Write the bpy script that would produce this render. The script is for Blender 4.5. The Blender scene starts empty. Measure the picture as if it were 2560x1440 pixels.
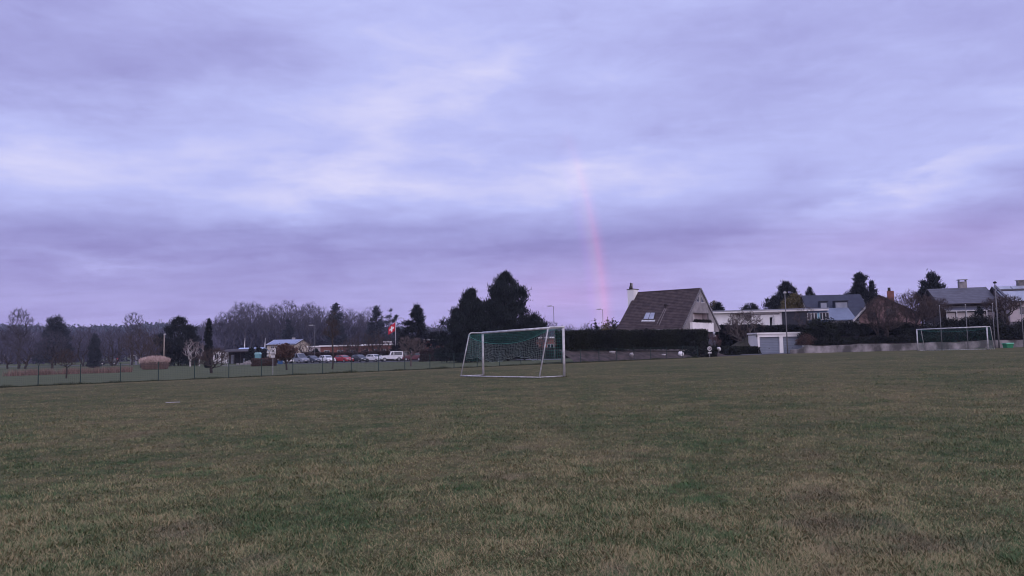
import bpy, math, random
import numpy as np
from mathutils import Vector, Matrix
R = math.radians
scene = bpy.context.scene
col = scene.collection
rnd = random.Random(7)

# ------------------------------------------------------------------ camera
FPX = 1850.0
PITCH, ROLL = math.atan(146 / FPX), 0.018
EYE = Vector((0, 0, 1.6))
F_ = Vector((0, math.cos(PITCH), math.sin(PITCH)))
R0, U0 = Vector((1, 0, 0)), Vector((0, -math.sin(PITCH), math.cos(PITCH)))
R_ = math.cos(ROLL) * R0 - math.sin(ROLL) * U0
U_ = math.sin(ROLL) * R0 + math.cos(ROLL) * U0
cd = bpy.data.cameras.new('camera')
cd.sensor_width = 36.0
cd.lens = 36.0 * FPX / 2560
cd.clip_start, cd.clip_end = 0.1, 6000
cam = bpy.data.objects.new('camera', cd)
col.objects.link(cam)
m = Matrix.Identity(4)
for i in range(3):
    m[i][0], m[i][1], m[i][2], m[i][3] = R_[i], U_[i], -F_[i], EYE[i]
cam.matrix_world = m
scene.camera = cam


def ray(px, py):
    return F_ + R_ * ((px - 1280) / FPX) - U_ * ((py - 720) / FPX)


def at(px, py, Y):
    d = ray(px, py)
    return EYE + d * (Y / d.y)


def azel(px, py):
    d = ray(px, py).normalized()
    return math.degrees(math.atan2(d.x, d.y)), math.degrees(math.asin(d.z))


def gz(x, y):
    """height of the ground: the pitch falls gently to the left and back, then levels out"""
    b = 0.0127 * (x - 1) - 0.00756 * (y - 42)
    if b < -0.5:
        b = -0.5 - 0.6 * math.tanh((-b - 0.5) / 0.6)
    if b > 0.5:
        b = 0.5 + 0.4 * math.tanh((b - 0.5) / 0.4)
    return b


def gz_np(x, y):
    b = 0.0127 * (x - 1) - 0.00756 * (y - 42)
    b = np.where(b < -0.5, -0.5 - 0.6 * np.tanh((-b - 0.5) / 0.6), b)
    return np.where(b > 0.5, 0.5 + 0.4 * np.tanh((b - 0.5) / 0.4), b)


def ground_at(px, py):
    lo, hi = 3.0, 600.0
    for _ in range(50):
        mid = (lo + hi) / 2
        p = at(px, py, mid)
        if p.z > gz(p.x, p.y):
            lo = mid
        else:
            hi = mid
    p = at(px, py, lo)
    return Vector((p.x, p.y, gz(p.x, p.y)))


def stand(px, Y, ytop=None, z=None):
    """point on the ground seen at column px and distance Y, and the height up to row ytop"""
    p = at(px, 880, Y)
    g = gz(p.x, Y) if z is None else z
    h = at(px, ytop, Y).z - g if ytop is not None else 0
    return Vector((p.x, Y, g)), h


# ------------------------------------------------------------------ objects
def tag(o, label=None, cat=None, group=None, kind=None):
    if label: o['label'] = label
    if cat: o['category'] = cat
    if group: o['group'] = group
    if kind: o['kind'] = kind
    return o


def empty(name, loc=(0, 0, 0), rz=0.0):
    o = bpy.data.objects.new(name, None)
    o.location = loc
    o.rotation_euler = (0, 0, rz)
    col.objects.link(o)
    return o


def copy_tree(o, parent=None):
    c = o.copy()
    col.objects.link(c)
    c.parent = parent
    for ch in list(o.children):
        copy_tree(ch, c)
    return c


class MB:
    """collects shapes and links them as ONE mesh object"""
    def __init__(s):
        s.v, s.f, s.np_v, s.np_t, s.np_tint = [], [], [], [], []

    def poly(s, pts, faces):
        b = len(s.v)
        s.v += [tuple(p) for p in pts]
        s.f += [tuple(b + i for i in f) for f in faces]
        return s

    def box(s, c, d, rz=0.0, M=None):
        x, y, z = d[0] / 2, d[1] / 2, d[2] / 2
        pts = [Vector((sx * x, sy * y, sz * z)) for sz in (-1, 1) for sy in (-1, 1) for sx in (-1, 1)]
        if M is None:
            M = Matrix.Rotation(rz, 3, 'Z')
        pts = [M @ p + Vector(c) for p in pts]
        return s.poly(pts, [(0, 2, 3, 1), (4, 5, 7, 6), (0, 1, 5, 4), (2, 6, 7, 3), (0, 4, 6, 2), (1, 3, 7, 5)])

    def tube(s, pts, rad, n=6, cap=True):
        pts = [Vector(p) for p in pts]
        if not hasattr(rad, '__len__'):
            rad = [rad] * len(pts)
        rings = []
        for i, p in enumerate(pts):
            d = (pts[min(i + 1, len(pts) - 1)] - pts[max(i - 1, 0)]).normalized()
            a = d.cross(Vector((0, 0, 1)) if abs(d.z) < 0.95 else Vector((1, 0, 0))).normalized()
            b = d.cross(a)
            rings.append([p + (a * math.cos(2 * math.pi * k / n) + b * math.sin(2 * math.pi * k / n)) * rad[i] for k in range(n)])
        fs = []
        for i in range(len(pts) - 1):
            for k in range(n):
                k2 = (k + 1) % n
                fs.append((i * n + k, (i + 1) * n + k, (i + 1) * n + k2, i * n + k2))
        if cap:
            fs.append(tuple(range(n)))
            fs.append(tuple((len(pts) - 1) * n + k for k in reversed(range(n))))
        return s.poly([q for r in rings for q in r], fs)

    def lathe(s, c, prof, n=12):
        c = Vector(c)
        pts, fs = [], []
        for r, z in prof:
            pts += [c + Vector((r * math.cos(2 * math.pi * k / n), r * math.sin(2 * math.pi * k / n), z)) for k in range(n)]
        for i in range(len(prof) - 1):
            for k in range(n):
                k2 = (k + 1) % n
                fs.append((i * n + k, i * n + k2, (i + 1) * n + k2, (i + 1) * n + k))
        fs.append(tuple(reversed(range(n))))
        fs.append(tuple((len(prof) - 1) * n + k for k in range(n)))
        return s.poly(pts, fs)

    def prism(s, base, vec):
        """closed polygon swept along vec"""
        n = len(base)
        base = [Vector(p) for p in base]
        vec = Vector(vec)
        fs = [tuple(reversed(range(n))), tuple(n + i for i in range(n))]
        fs += [(i, (i + 1) % n, n + (i + 1) % n, n + i) for i in range(n)]
        return s.poly(base + [p + vec for p in base], fs)

    def tris(s, V, tint=None):
        """V: (n,3,3) loose triangles"""
        s.np_t.append(np.asarray(V, dtype=np.float32).reshape(-1, 3))
        t = np.zeros(len(V), np.float32) if tint is None else np.asarray(tint, np.float32)
        s.np_tint.append(np.repeat(t, 3))
        return s

    def build(s, name, mat, parent=None, smooth=False, loc=None):
        me = bpy.data.meshes.new(name)
        nv = len(s.v)
        if s.np_t:
            T = np.concatenate(s.np_t)
            tint = np.concatenate(s.np_tint)
            V = np.concatenate([np.array(s.v, np.float32).reshape(-1, 3), T])
            lens = np.array([len(f) for f in s.f] + [3] * (len(T) // 3), np.int32)
            idx = np.array([i for f in s.f for i in f] + list(range(nv, nv + len(T))), np.int32)
            me.vertices.add(len(V))
            me.vertices.foreach_set('co', V.ravel())
            me.loops.add(len(idx))
            me.loops.foreach_set('vertex_index', idx)
            me.polygons.add(len(lens))
            st = np.concatenate([[0], np.cumsum(lens)[:-1]]).astype(np.int32)
            me.polygons.foreach_set('loop_start', st)
            me.polygons.foreach_set('loop_total', lens)
            a = me.attributes.new('tint', 'FLOAT', 'POINT')
            a.data.foreach_set('value', np.concatenate([np.full(nv, 0.5, np.float32), tint]))
            me.update(calc_edges=True)
        else:
            me.from_pydata(s.v, [], s.f)
        if smooth:
            me.polygons.foreach_set('use_smooth', [True] * len(me.polygons))
        me.materials.append(mat)
        o = bpy.data.objects.new(name, me)
        col.objects.link(o)
        if parent is not None:
            o.parent = parent
        if loc is not None:
            o.location = loc
        return o


# ------------------------------------------------------------------ materials
def new_mat(name):
    mt = bpy.data.materials.new(name)
    mt.use_nodes = True
    nt = mt.node_tree
    return mt, nt, nt.nodes['Principled BSDF']


def mat(name, c, rough=0.7, c2=None, scale=3.0, metal=0.0, spec=0.3, bump=0.0, stretch=(1, 1, 1), detail=4.0, lo=0.35, hi=0.65):
    mt, nt, b = new_mat(name)
    b.inputs['Roughness'].default_value = rough
    b.inputs['Metallic'].default_value = metal
    b.inputs['Specular IOR Level'].default_value = spec
    c2 = c2 or tuple(x * 0.75 for x in c)
    g = nt.nodes.new('ShaderNodeTexCoord')
    mp = nt.nodes.new('ShaderNodeMapping')
    mp.inputs['Scale'].default_value = stretch
    n = nt.nodes.new('ShaderNodeTexNoise')
    n.inputs['Scale'].default_value = scale
    n.inputs['Detail'].default_value = detail
    r = nt.nodes.new('ShaderNodeValToRGB')
    r.color_ramp.elements[0].position, r.color_ramp.elements[1].position = lo, hi
    r.color_ramp.elements[0].color, r.color_ramp.elements[1].color = (*c2, 1), (*c, 1)
    L = nt.links.new
    L(g.outputs['Object'], mp.inputs['Vector'])
    L(mp.outputs[0], n.inputs['Vector'])
    L(n.outputs['Fac'], r.inputs['Fac'])
    L(r.outputs['Color'], b.inputs['Base Color'])
    if bump:
        bp = nt.nodes.new('ShaderNodeBump')
        bp.inputs['Strength'].default_value = bump
        bp.inputs['Distance'].default_value = 0.05
        L(n.outputs['Fac'], bp.inputs['Height'])
        L(bp.outputs[0], b.inputs['Normal'])
    return mt


def leaf_mat(name, c, c2, rough=0.75):
    """c..c2 by the leaf's own random tint"""
    mt, nt, b = new_mat(name)
    b.inputs['Roughness'].default_value = rough
    b.inputs['Specular IOR Level'].default_value = 0.2
    a = nt.nodes.new('ShaderNodeAttribute')
    a.attribute_name = 'tint'
    r = nt.nodes.new('ShaderNodeValToRGB')
    r.color_ramp.elements[0].color, r.color_ramp.elements[1].color = (*c, 1), (*c2, 1)
    nt.links.new(a.outputs['Fac'], r.inputs['Fac'])
    nt.links.new(r.outputs['Color'], b.inputs['Base Color'])
    return mt


def emit_mat(name, c, s):
    mt, nt, b = new_mat(name)
    b.inputs['Base Color'].default_value = (*c, 1)
    b.inputs['Emission Color'].default_value = (*c, 1)
    b.inputs['Emission Strength'].default_value = s
    n = nt.nodes.new('ShaderNodeTexNoise')
    n.inputs['Scale'].default_value = 2.5
    mu = nt.nodes.new('ShaderNodeMath')
    mu.operation = 'MULTIPLY'
    mu.inputs[1].default_value = 2 * s
    nt.links.new(n.outputs['Fac'], mu.inputs[0])
    nt.links.new(mu.outputs[0], b.inputs['Emission Strength'])
    return mt


def row_mat(name, c, c2, axis, per_m, rough=0.6, spec=0.3, bump=0.6, cross=None):
    """courses (roof tiles, boards) running along one axis of the object"""
    mt, nt, b = new_mat(name)
    b.inputs['Roughness'].default_value = rough
    b.inputs['Specular IOR Level'].default_value = spec
    L = nt.links.new
    g = nt.nodes.new('ShaderNodeTexCoord')
    n = nt.nodes.new('ShaderNodeTexNoise')
    n.inputs['Scale'].default_value = 1.3
    n.inputs['Detail'].default_value = 6
    r = nt.nodes.new('ShaderNodeValToRGB')
    r.color_ramp.elements[0].position, r.color_ramp.elements[1].position = 0.35, 0.68
    r.color_ramp.elements[0].color, r.color_ramp.elements[1].color = (*c2, 1), (*c, 1)
    L(g.outputs['Object'], n.inputs['Vector'])
    L(n.outputs['Fac'], r.inputs['Fac'])
    s = nt.nodes.new('ShaderNodeSeparateXYZ')
    L(g.outputs['Object'], s.inputs[0])
    def saw(ax, k):
        mu = nt.nodes.new('ShaderNodeMath'); mu.operation = 'MULTIPLY'; mu.inputs[1].default_value = k
        L(s.outputs[ax], mu.inputs[0])
        fr = nt.nodes.new('ShaderNodeMath'); fr.operation = 'FRACT'
        L(mu.outputs[0], fr.inputs[0])
        return fr.outputs[0]
    h = saw(axis, per_m)
    if cross:
        k = saw(cross[0], cross[1])
        ad = nt.nodes.new('ShaderNodeMath'); ad.operation = 'MULTIPLY_ADD'; ad.inputs[1].default_value = 0.35
        L(k, ad.inputs[0]); L(h, ad.inputs[2])
        h = ad.outputs[0]
    bp = nt.nodes.new('ShaderNodeBump')
    bp.inputs['Strength'].default_value = bump
    bp.inputs['Distance'].default_value = 0.06
    L(h, bp.inputs['Height'])
    L(bp.outputs[0], b.inputs['Normal'])
    # the joint between two courses is darker
    gt = nt.nodes.new('ShaderNodeMath'); gt.operation = 'GREATER_THAN'; gt.inputs[1].default_value = 0.86
    L(saw(axis, per_m), gt.inputs[0])
    mx = nt.nodes.new('ShaderNodeMix'); mx.data_type = 'RGBA'; mx.blend_type = 'MULTIPLY'
    mx.inputs['B'].default_value = (0.45, 0.45, 0.45, 1)
    L(gt.outputs[0], mx.inputs['Factor'])
    L(r.outputs['Color'], mx.inputs['A'])
    L(mx.outputs['Result'], b.inputs['Base Color'])
    return mt
# ------------------------------------------------------------------ sky, sun
scene.view_settings.view_transform = 'Standard'
scene.view_settings.look = 'None'
scene.view_settings.exposure = 0.0
scene.view_settings.gamma = 1.0
scene.view_settings.use_curve_mapping = False
scene.cycles.filter_width = 1.1
scene.cycles.use_denoising = True


def lin(r, g, b):
    f = lambda c: (c / 255 / 12.92) if c / 255 <= 0.04045 else ((c / 255 + 0.055) / 1.055) ** 2.4
    return (f(r), f(g), f(b))


world = bpy.data.worlds.new('World')
scene.world = world
world.use_nodes = True
wn = world.node_tree
WL = wn.links.new
bg = wn.nodes['Background']


def wnode(t, **k):
    n = wn.nodes.new(t)
    for a, b in k.items():
        setattr(n, a, b)
    return n


def wm(op, a, b=None, c=None, clamp=False):
    n = wnode('ShaderNodeMath', operation=op, use_clamp=clamp)
    for i, x in enumerate((a, b, c)):
        if x is None: continue
        if isinstance(x, (int, float)): n.inputs[i].default_value = x
        else: WL(x, n.inputs[i])
    return n.outputs[0]


def wmix(f, a, b, blend='MIX'):
    n = wnode('ShaderNodeMix', data_type='RGBA', blend_type=blend)
    n.clamp_factor = True
    for s, x in (('Factor', f), ('A', a), ('B', b)):
        if isinstance(x, tuple): n.inputs[s].default_value = (*x, 1)
        elif isinstance(x, (int, float)): n.inputs[s].default_value = x
        else: WL(x, n.inputs[s])
    return n.outputs['Result']


tc = wnode('ShaderNodeTexCoord')
sx = wnode('ShaderNodeSeparateXYZ')
WL(tc.outputs['Generated'], sx.inputs[0])
X, Y, Z = sx.outputs
el = wm('MULTIPLY', wm('ARCSINE', Z), 57.2958)
az = wm('MULTIPLY', wm('ARCTAN2', X, Y), 57.2958)
# a flat cloud deck seen in perspective: streaks run from lower left to upper right
zz = wm('ADD', wm('MAXIMUM', Z, 0.0), 0.10)
cu = wnode('ShaderNodeCombineXYZ')
WL(wm('DIVIDE', X, zz), cu.inputs[0])
WL(wm('DIVIDE', Y, zz), cu.inputs[1])
mpc = wnode('ShaderNodeMapping')
mpc.inputs['Rotation'].default_value = (0, 0, R(-24))
mpc.inputs['Scale'].default_value = (0.55, 1.25, 1)
WL(cu.outputs[0], mpc.inputs['Vector'])


def noise(vec, scale, detail=5, rough=0.55, dist=0.0):
    n = wnode('ShaderNodeTexNoise')
    n.inputs['Scale'].default_value = scale
    n.inputs['Detail'].default_value = detail
    n.inputs['Roughness'].default_value = rough
    n.inputs['Distortion'].default_value = dist
    WL(vec, n.inputs['Vector'])
    return n


n1 = noise(mpc.outputs[0], 0.85, 6, 0.52, 0.35)
n2 = noise(mpc.outputs[0], 2.6, 6, 0.55, 0.5)
# wisps, seen in direction space so they stay soft near the horizon
ae = wnode('ShaderNodeCombineXYZ')
WL(az, ae.inputs[0]); WL(el, ae.inputs[1])
mpw = wnode('ShaderNodeMapping')
mpw.inputs['Rotation'].default_value = (0, 0, R(-14))
mpw.inputs['Scale'].default_value = (0.05, 0.16, 1)
WL(ae.outputs[0], mpw.inputs['Vector'])
n3 = noise(mpw.outputs[0], 1.6, 7, 0.55, 0.6)
# the lobes are warped by noise so that they break up into cloud shapes
sep = wnode('ShaderNodeSeparateColor')
nw = noise(mpw.outputs[0], 2.2, 5, 0.6, 0.0)
WL(nw.outputs['Color'], sep.inputs[0])
aw = wm('MULTIPLY_ADD', wm('SUBTRACT', sep.outputs[0], 0.5), 16.0, az)
ew = wm('MULTIPLY_ADD', wm('SUBTRACT', sep.outputs[1], 0.5), 6.5, el)
aew = wnode('ShaderNodeCombineXYZ')
WL(aw, aew.inputs[0]); WL(ew, aew.inputs[1])


def lobe(px, py, sx_, sy_, tilt, src):
    a0, e0 = azel(px, py)
    mp = wnode('ShaderNodeMapping', vector_type='TEXTURE')
    mp.inputs['Location'].default_value = (a0, e0, 0)
    mp.inputs['Rotation'].default_value = (0, 0, R(tilt))
    mp.inputs['Scale'].default_value = (sx_ / 32.3 * 2.5, sy_ / 32.3 * 2.5, 1)
    WL(src, mp.inputs['Vector'])
    g = wnode('ShaderNodeTexGradient', gradient_type='QUADRATIC_SPHERE')
    WL(mp.outputs[0], g.inputs[0])
    return g.outputs['Fac']


# brightness by height above the horizon
er = wnode('ShaderNodeMapRange')
er.inputs['From Min'].default_value, er.inputs['From Max'].default_value = 0, 30
WL(el, er.inputs['Value'])
ramp = wnode('ShaderNodeValToRGB')
cr = ramp.color_ramp
stops = [(0.0, 0.48), (0.10, 0.52), (0.19, 0.46), (0.27, 0.42), (0.38, 0.62), (0.55, 0.69), (0.75, 0.66), (1.0, 0.66)]
cr.elements[0].position, cr.elements[1].position = stops[0][0], stops[-1][0]
for p, v in stops[1:-1]:
    cr.elements.new(p)
for e, (p, v) in zip(cr.elements, stops):
    e.position = p
    e.color = (v, v, v, 1)
WL(er.outputs[0], ramp.inputs['Fac'])
V = ramp.outputs['Color']
V = wm('MULTIPLY_ADD', wm('SUBTRACT', n1.outputs['Fac'], 0.5), 0.42, V)
V = wm('MULTIPLY_ADD', wm('SUBTRACT', n2.outputs['Fac'], 0.5), 0.26, V)
V = wm('MULTIPLY_ADD', wm('SUBTRACT', n3.outputs['Fac'], 0.5), 0.34, V)
mpf = wnode('ShaderNodeMapping')
mpf.inputs['Rotation'].default_value = (0, 0, R(-20))
mpf.inputs['Scale'].default_value = (0.10, 0.30, 1)
WL(ae.outputs[0], mpf.inputs['Vector'])
n5 = noise(mpf.outputs[0], 1.9, 9, 0.68, 1.2)
V = wm('MULTIPLY_ADD', wm('SUBTRACT', n5.outputs['Fac'], 0.5), 0.20, V)
for px, py, a, b, t, amp in [
    (985, 285, 200, 70, 22, 0.13), (860, 410, 180, 50, 26, 0.15), (1010, 468, 560, 56, 4, 0.27),
    (2210, 500, 270, 70, 20, 0.32), (1480, 425, 220, 50, 22, 0.20), (80, 420, 220, 90, 4, 0.12),
    (450, 300, 420, 140, 12, 0.12), (330, 648, 260, 18, 2, 0.20), (2500, 330, 200, 50, 22, 0.18),
    (1150, 60, 480, 120, 4, 0.12), (80, 60, 360, 120, 0, -0.28), (2480, 60, 340, 110, 0, -0.12), (2540, 330, 150, 160, 0, -0.08), (1180, 170, 180, 30, 20, 0.10), (2350, 90, 320, 90, 10, 0.05),
    (230, 595, 600, 62, 0, -0.12), (900, 612, 500, 46, -2, -0.09), (1350, 605, 420, 50, 4, -0.10),
    (1640, 330, 360, 56, 14, -0.20), (90, 210, 280, 80, 6, -0.14), (2330, 390, 300, 36, 16, -0.18),
    (600, 130, 280, 60, 14, -0.08), (1750, 560, 320, 70, 10, -0.02), (0, 730, 460, 60, 0, -0.12),
    (1750, 180, 380, 70, 10, -0.06), (2440, 600, 300, 60, 8, 0.10)]:
    V = wm('MULTIPLY_ADD', lobe(px, py, a, b, t, aew.outputs[0]), amp, V)
cram = wnode('ShaderNodeValToRGB')
cs = [(0.0, lin(124, 120, 176)), (0.25, lin(148, 145, 204)), (0.5, lin(169, 170, 227)), (0.72, lin(189, 194, 248)), (1.0, lin(224, 222, 254))]
c2 = cram.color_ramp
for p, v in cs[1:-1]:
    c2.elements.new(p)
for e, (p, v) in zip(c2.elements, cs):
    e.position = p
    e.color = (*v, 1)
WL(V, cram.inputs['Fac'])
C = cram.outputs['Color']
# the cloud is rosier low down, and rosiest beside the rainbow's foot
low = wnode('ShaderNodeMapRange')
low.inputs['From Min'].default_value, low.inputs['From Max'].default_value = 9.0, 1.0
WL(el, low.inputs['Value'])
C = wmix(wm('MULTIPLY', low.outputs[0], 0.9), C, wmix(1.0, C, (1.14, 0.97, 0.98), 'MULTIPLY'))
for px, py, a, b, amp in [(1420, 740, 190, 60, 0.75), (2300, 600, 420, 60, 0.35)]:
    C = wmix(wm('MULTIPLY', lobe(px, py, a, b, 0, ae.outputs[0]), amp), C, wmix(1.0, C, (1.28, 0.98, 1.0), 'MULTIPLY'))
# rainbow: part of the 42 degree circle round the point opposite the low sun
ANTI = -35.2
ra = wnode('ShaderNodeVectorMath', operation='DOT_PRODUCT')
WL(tc.outputs['Generated'], ra.inputs[0])
ra.inputs[1].default_value = (math.sin(R(ANTI)), math.cos(R(ANTI)), 0.0)
ang = wm('MULTIPLY', wm('ARCCOSINE', ra.outputs['Value']), 57.2958)
bow = wnode('ShaderNodeValToRGB')
bm_ = wnode('ShaderNodeMapRange')
bm_.inputs['From Min'].default_value, bm_.inputs['From Max'].default_value = 41.0, 43.2
WL(ang, bm_.inputs['Value'])
bs = [(0, (0, 0, 0)), (0.2, (0.03, 0.0, 0.03)), (0.45, (0.075, 0.035, 0.01)), (0.64, (0.150, 0.012, 0.0)), (0.82, (0.045, -0.01, 0.0)), (1, (0, 0, 0))]
for p, v in bs[1:-1]:
    bow.color_ramp.elements.new(p)
for e, (p, v) in zip(bow.color_ramp.elements, bs):
    e.position = p
    e.color = (*v, 1)
WL(bm_.outputs[0], bow.inputs['Fac'])
bf = wnode('ShaderNodeValToRGB')
bfr = [(0.0, 1.0), (0.10, 1.1), (0.25, 1.0), (0.42, 0.55), (0.56, 0.0)]
for p, v in bfr[1:-1]:
    bf.color_ramp.elements.new(p)
for e, (p, v) in zip(bf.color_ramp.elements, bfr):
    e.position = p
    e.color = (v, v, v, 1)
WL(er.outputs[0], bf.inputs['Fac'])
add = wmix(1.0, C, wmix(1.0, bow.outputs['Color'], bf.outputs['Color'], 'MULTIPLY'), 'ADD')
# an overcast sky is brightest overhead
ov = wnode('ShaderNodeMapRange')
ov.inputs['From Min'].default_value, ov.inputs['From Max'].default_value = 30, 80
ov.inputs['To Min'].default_value, ov.inputs['To Max'].default_value = 1.0, 2.2
WL(el, ov.inputs['Value'])
ovc = wnode('ShaderNodeCombineXYZ')
for i in range(3): WL(ov.outputs[0], ovc.inputs[i])
add = wmix(1.0, add, ovc.outputs[0], 'MULTIPLY')
# the dawn itself stands behind the camera: that half of the sky is brighter and warmer
bk_ = wnode('ShaderNodeMapRange', interpolation_type='SMOOTHSTEP')
bk_.inputs['From Min'].default_value, bk_.inputs['From Max'].default_value = 0.25, -0.75
WL(wm('MULTIPLY_ADD', X, -0.45, Y), bk_.inputs['Value'])
add = wmix(bk_.outputs[0], add, wmix(1.0, add, (2.75, 2.40, 1.75), 'MULTIPLY'))
# a trace of the clear sky above the overcast
sky = wnode('ShaderNodeTexSky', sky_type='NISHITA')
sky.sun_disc = False
sky.sun_elevation = R(3)
sky.sun_rotation = R(145)
C = wmix(0.02, add, wmix(1.0, sky.outputs['Color'], (0.08, 0.08, 0.08), 'MULTIPLY'))
WL(C, bg.inputs['Color'])
bg.inputs['Strength'].default_value = 1.0
world.cycles.sampling_method = 'MANUAL'
world.cycles.sample_map_resolution = 512

sl = bpy.data.lights.new('sun', 'SUN')
sl.energy = 0.25
sl.angle = R(12)
sl.color = (1.0, 0.74, 0.66)
sun = bpy.data.objects.new('sun', sl)
col.objects.link(sun)
sd = Vector((math.sin(R(145)) * math.cos(R(3)), math.cos(R(145)) * math.cos(R(3)), math.sin(R(3))))
sun.rotation_euler = sd.to_track_quat('Z', 'Y').to_euler()
sun.location = (30, -40, 30)
# ------------------------------------------------------------------ ground, turf
# the fence runs from FA to FB; the pitch lies on the camera's side of it
FA, FB = Vector((-33.5, 50.3)), Vector((21.4, 85.5))
FD = (FB - FA).normalized()
FN = Vector((-FD.y, FD.x))          # away from the pitch


def turf_nodes(nt, L, blade):
    """dry and green patches of the turf; returns a colour socket"""
    g = nt.nodes.new('ShaderNodeNewGeometry')
    def nz(scale, detail, rough=0.55, st=(1, 1, 1)):
        mp = nt.nodes.new('ShaderNodeMapping')
        mp.inputs['Scale'].default_value = st
        L(g.outputs['Position'], mp.inputs['Vector'])
        n = nt.nodes.new('ShaderNodeTexNoise')
        n.inputs['Scale'].default_value = scale
        n.inputs['Detail'].default_value = detail
        n.inputs['Roughness'].default_value = rough
        L(mp.outputs[0], n.inputs['Vector'])
        return n.outputs['Fac']
    def ma(op, a, b=None, c=None):
        n = nt.nodes.new('ShaderNodeMath'); n.operation = op
        for i, x in enumerate((a, b, c)):
            if x is None: continue
            if isinstance(x, (int, float)): n.inputs[i].default_value = x
            else: L(x, n.inputs[i])
        return n.outputs[0]
    def mx(f, a, b):
        n = nt.nodes.new('ShaderNodeMix'); n.data_type = 'RGBA'
        for s, x in (('Factor', f), ('A', a), ('B', b)):
            if isinstance(x, tuple): n.inputs[s].default_value = (*x, 1)
            elif isinstance(x, (int, float)): n.inputs[s].default_value = x
            else: L(x, n.inputs[s])
        return n.outputs['Result']
    big = nz(0.16, 3, 0.5)
    mid = nz(0.75, 4, 0.6)
    fine = nz(5.0, 3, 0.6)
    pat = nz(2.3, 3, 0.6)
    dry = ma('ADD', ma('ADD', ma('MULTIPLY', big, 0.30), ma('MULTIPLY', mid, 0.40)), ma('MULTIPLY', pat, 0.30))
    # beyond the fence the grass is longer and greener
    dp = nt.nodes.new('ShaderNodeVectorMath'); dp.operation = 'DOT_PRODUCT'
    L(g.outputs['Position'], dp.inputs[0])
    dp.inputs[1].default_value = (FN.x, FN.y, 0)
    d = ma('SUBTRACT', dp.outputs['Value'], FN.dot(FA))
    edge = nt.nodes.new('ShaderNodeMapRange')
    edge.inputs['From Min'].default_value, edge.inputs['From Max'].default_value = -0.2, 0.6
    L(d, edge.inputs['Value'])
    strip = nt.nodes.new('ShaderNodeMapRange')     # worn dry margin along the fence
    strip.inputs['From Min'].default_value, strip.inputs['From Max'].default_value = -9.0, -1.0
    L(d, strip.inputs['Value'])
    dry = ma('MULTIPLY_ADD', strip.outputs[0], 0.10, dry)
    dry = ma('MULTIPLY_ADD', edge.outputs[0], -0.20, dry)
    r = nt.nodes.new('ShaderNodeMapRange')
    r.inputs['From Min'].default_value, r.inputs['From Max'].default_value = 0.40, 0.60
    if blade:
        a = nt.nodes.new('ShaderNodeAttribute'); a.attribute_name = 'tint'
        dry = ma('ADD', dry, ma('MULTIPLY', ma('SUBTRACT', a.outputs['Fac'], 0.5), 0.30))
    else:
        dry = ma('ADD', dry, ma('MULTIPLY', ma('SUBTRACT', fine, 0.5), 0.30))
    L(dry, r.inputs['Value'])
    return mx, ma, r.outputs[0], fine, nz(0.55, 5, 0.65, (1, 1, 3)), edge.outputs[0], nz(1.15, 4, 0.6), nz(0.62, 5, 0.62)


mt_field, nt, b = new_mat('turf_soil')
L = nt.links.new
mx, ma, dry, fine, mid, edge, n_lush, n_bare = turf_nodes(nt, L, False)
c = mx(dry, (0.040, 0.055, 0.020), (0.112, 0.096, 0.046))
c = mx(ma('MULTIPLY', fine, 0.5), c, (0.030, 0.025, 0.018))
mead = mx(mid, (0.050, 0.066, 0.036), (0.105, 0.108, 0.064))
c = mx(ma('MULTIPLY', edge, 0.8), c, mead)
L(c, b.inputs['Base Color'])
b.inputs['Roughness'].default_value = 0.95
b.inputs['Specular IOR Level'].default_value = 0.05
bp = nt.nodes.new('ShaderNodeBump')
bp.inputs['Strength'].default_value = 0.7
bp.inputs['Distance'].default_value = 0.12
L(ma('ADD', fine, mid), bp.inputs['Height'])
L(bp.outputs[0], b.inputs['Normal'])

mt_blade, nt, b = new_mat('grass_blade')
L = nt.links.new
mx, ma, dry, fine, mid, edge, n_lush, n_bare = turf_nodes(nt, L, True)
c = mx(dry, (0.050, 0.094, 0.034), (0.252, 0.210, 0.106))
bare = nt.nodes.new('ShaderNodeMapRange')       # worn patches where soil shows between dead blades
bare.inputs['From Min'].default_value, bare.inputs['From Max'].default_value = 0.56, 0.66
L(n_bare, bare.inputs['Value'])
c = mx(ma('MULTIPLY', bare.outputs[0], 0.42), c, (0.105, 0.074, 0.066))
lush = nt.nodes.new('ShaderNodeMapRange')       # a few lush clumps
lush.inputs['From Min'].default_value, lush.inputs['From Max'].default_value = 0.41, 0.30
L(n_lush, lush.inputs['Value'])
c = mx(ma('MULTIPLY', lush.outputs[0], 0.8), c, (0.050, 0.110, 0.040))
L(c, b.inputs['Base Color'])
b.inputs['Roughness'].default_value = 0.8
b.inputs['Specular IOR Level'].default_value = 0.15

# one sheet that reaches the horizon
xs = np.unique(np.concatenate([-np.geomspace(20, 3000, 26)[::-1], np.linspace(-20, 20, 41), np.geomspace(20, 3000, 26)]))
ys = np.unique(np.concatenate([-np.geomspace(10, 400, 8)[::-1], np.linspace(-10, 110, 121), np.geomspace(110, 3000, 30)]))
gx, gy = np.meshgrid(xs, ys)
rs = np.random.default_rng(3)
gzv = gz_np(gx, gy)
vv = np.stack([gx, gy, gzv], -1).reshape(-1, 3)
nx_, ny_ = len(xs), len(ys)
fs = [(j * nx_ + i, j * nx_ + i + 1, (j + 1) * nx_ + i + 1, (j + 1) * nx_ + i) for j in range(ny_ - 1) for i in range(nx_ - 1)]
f = MB().poly(vv.tolist(), fs).build('field', mt_field, smooth=True)
tag(f, 'wide winter sports field of brown and green turf', 'field', kind='structure')


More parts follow.
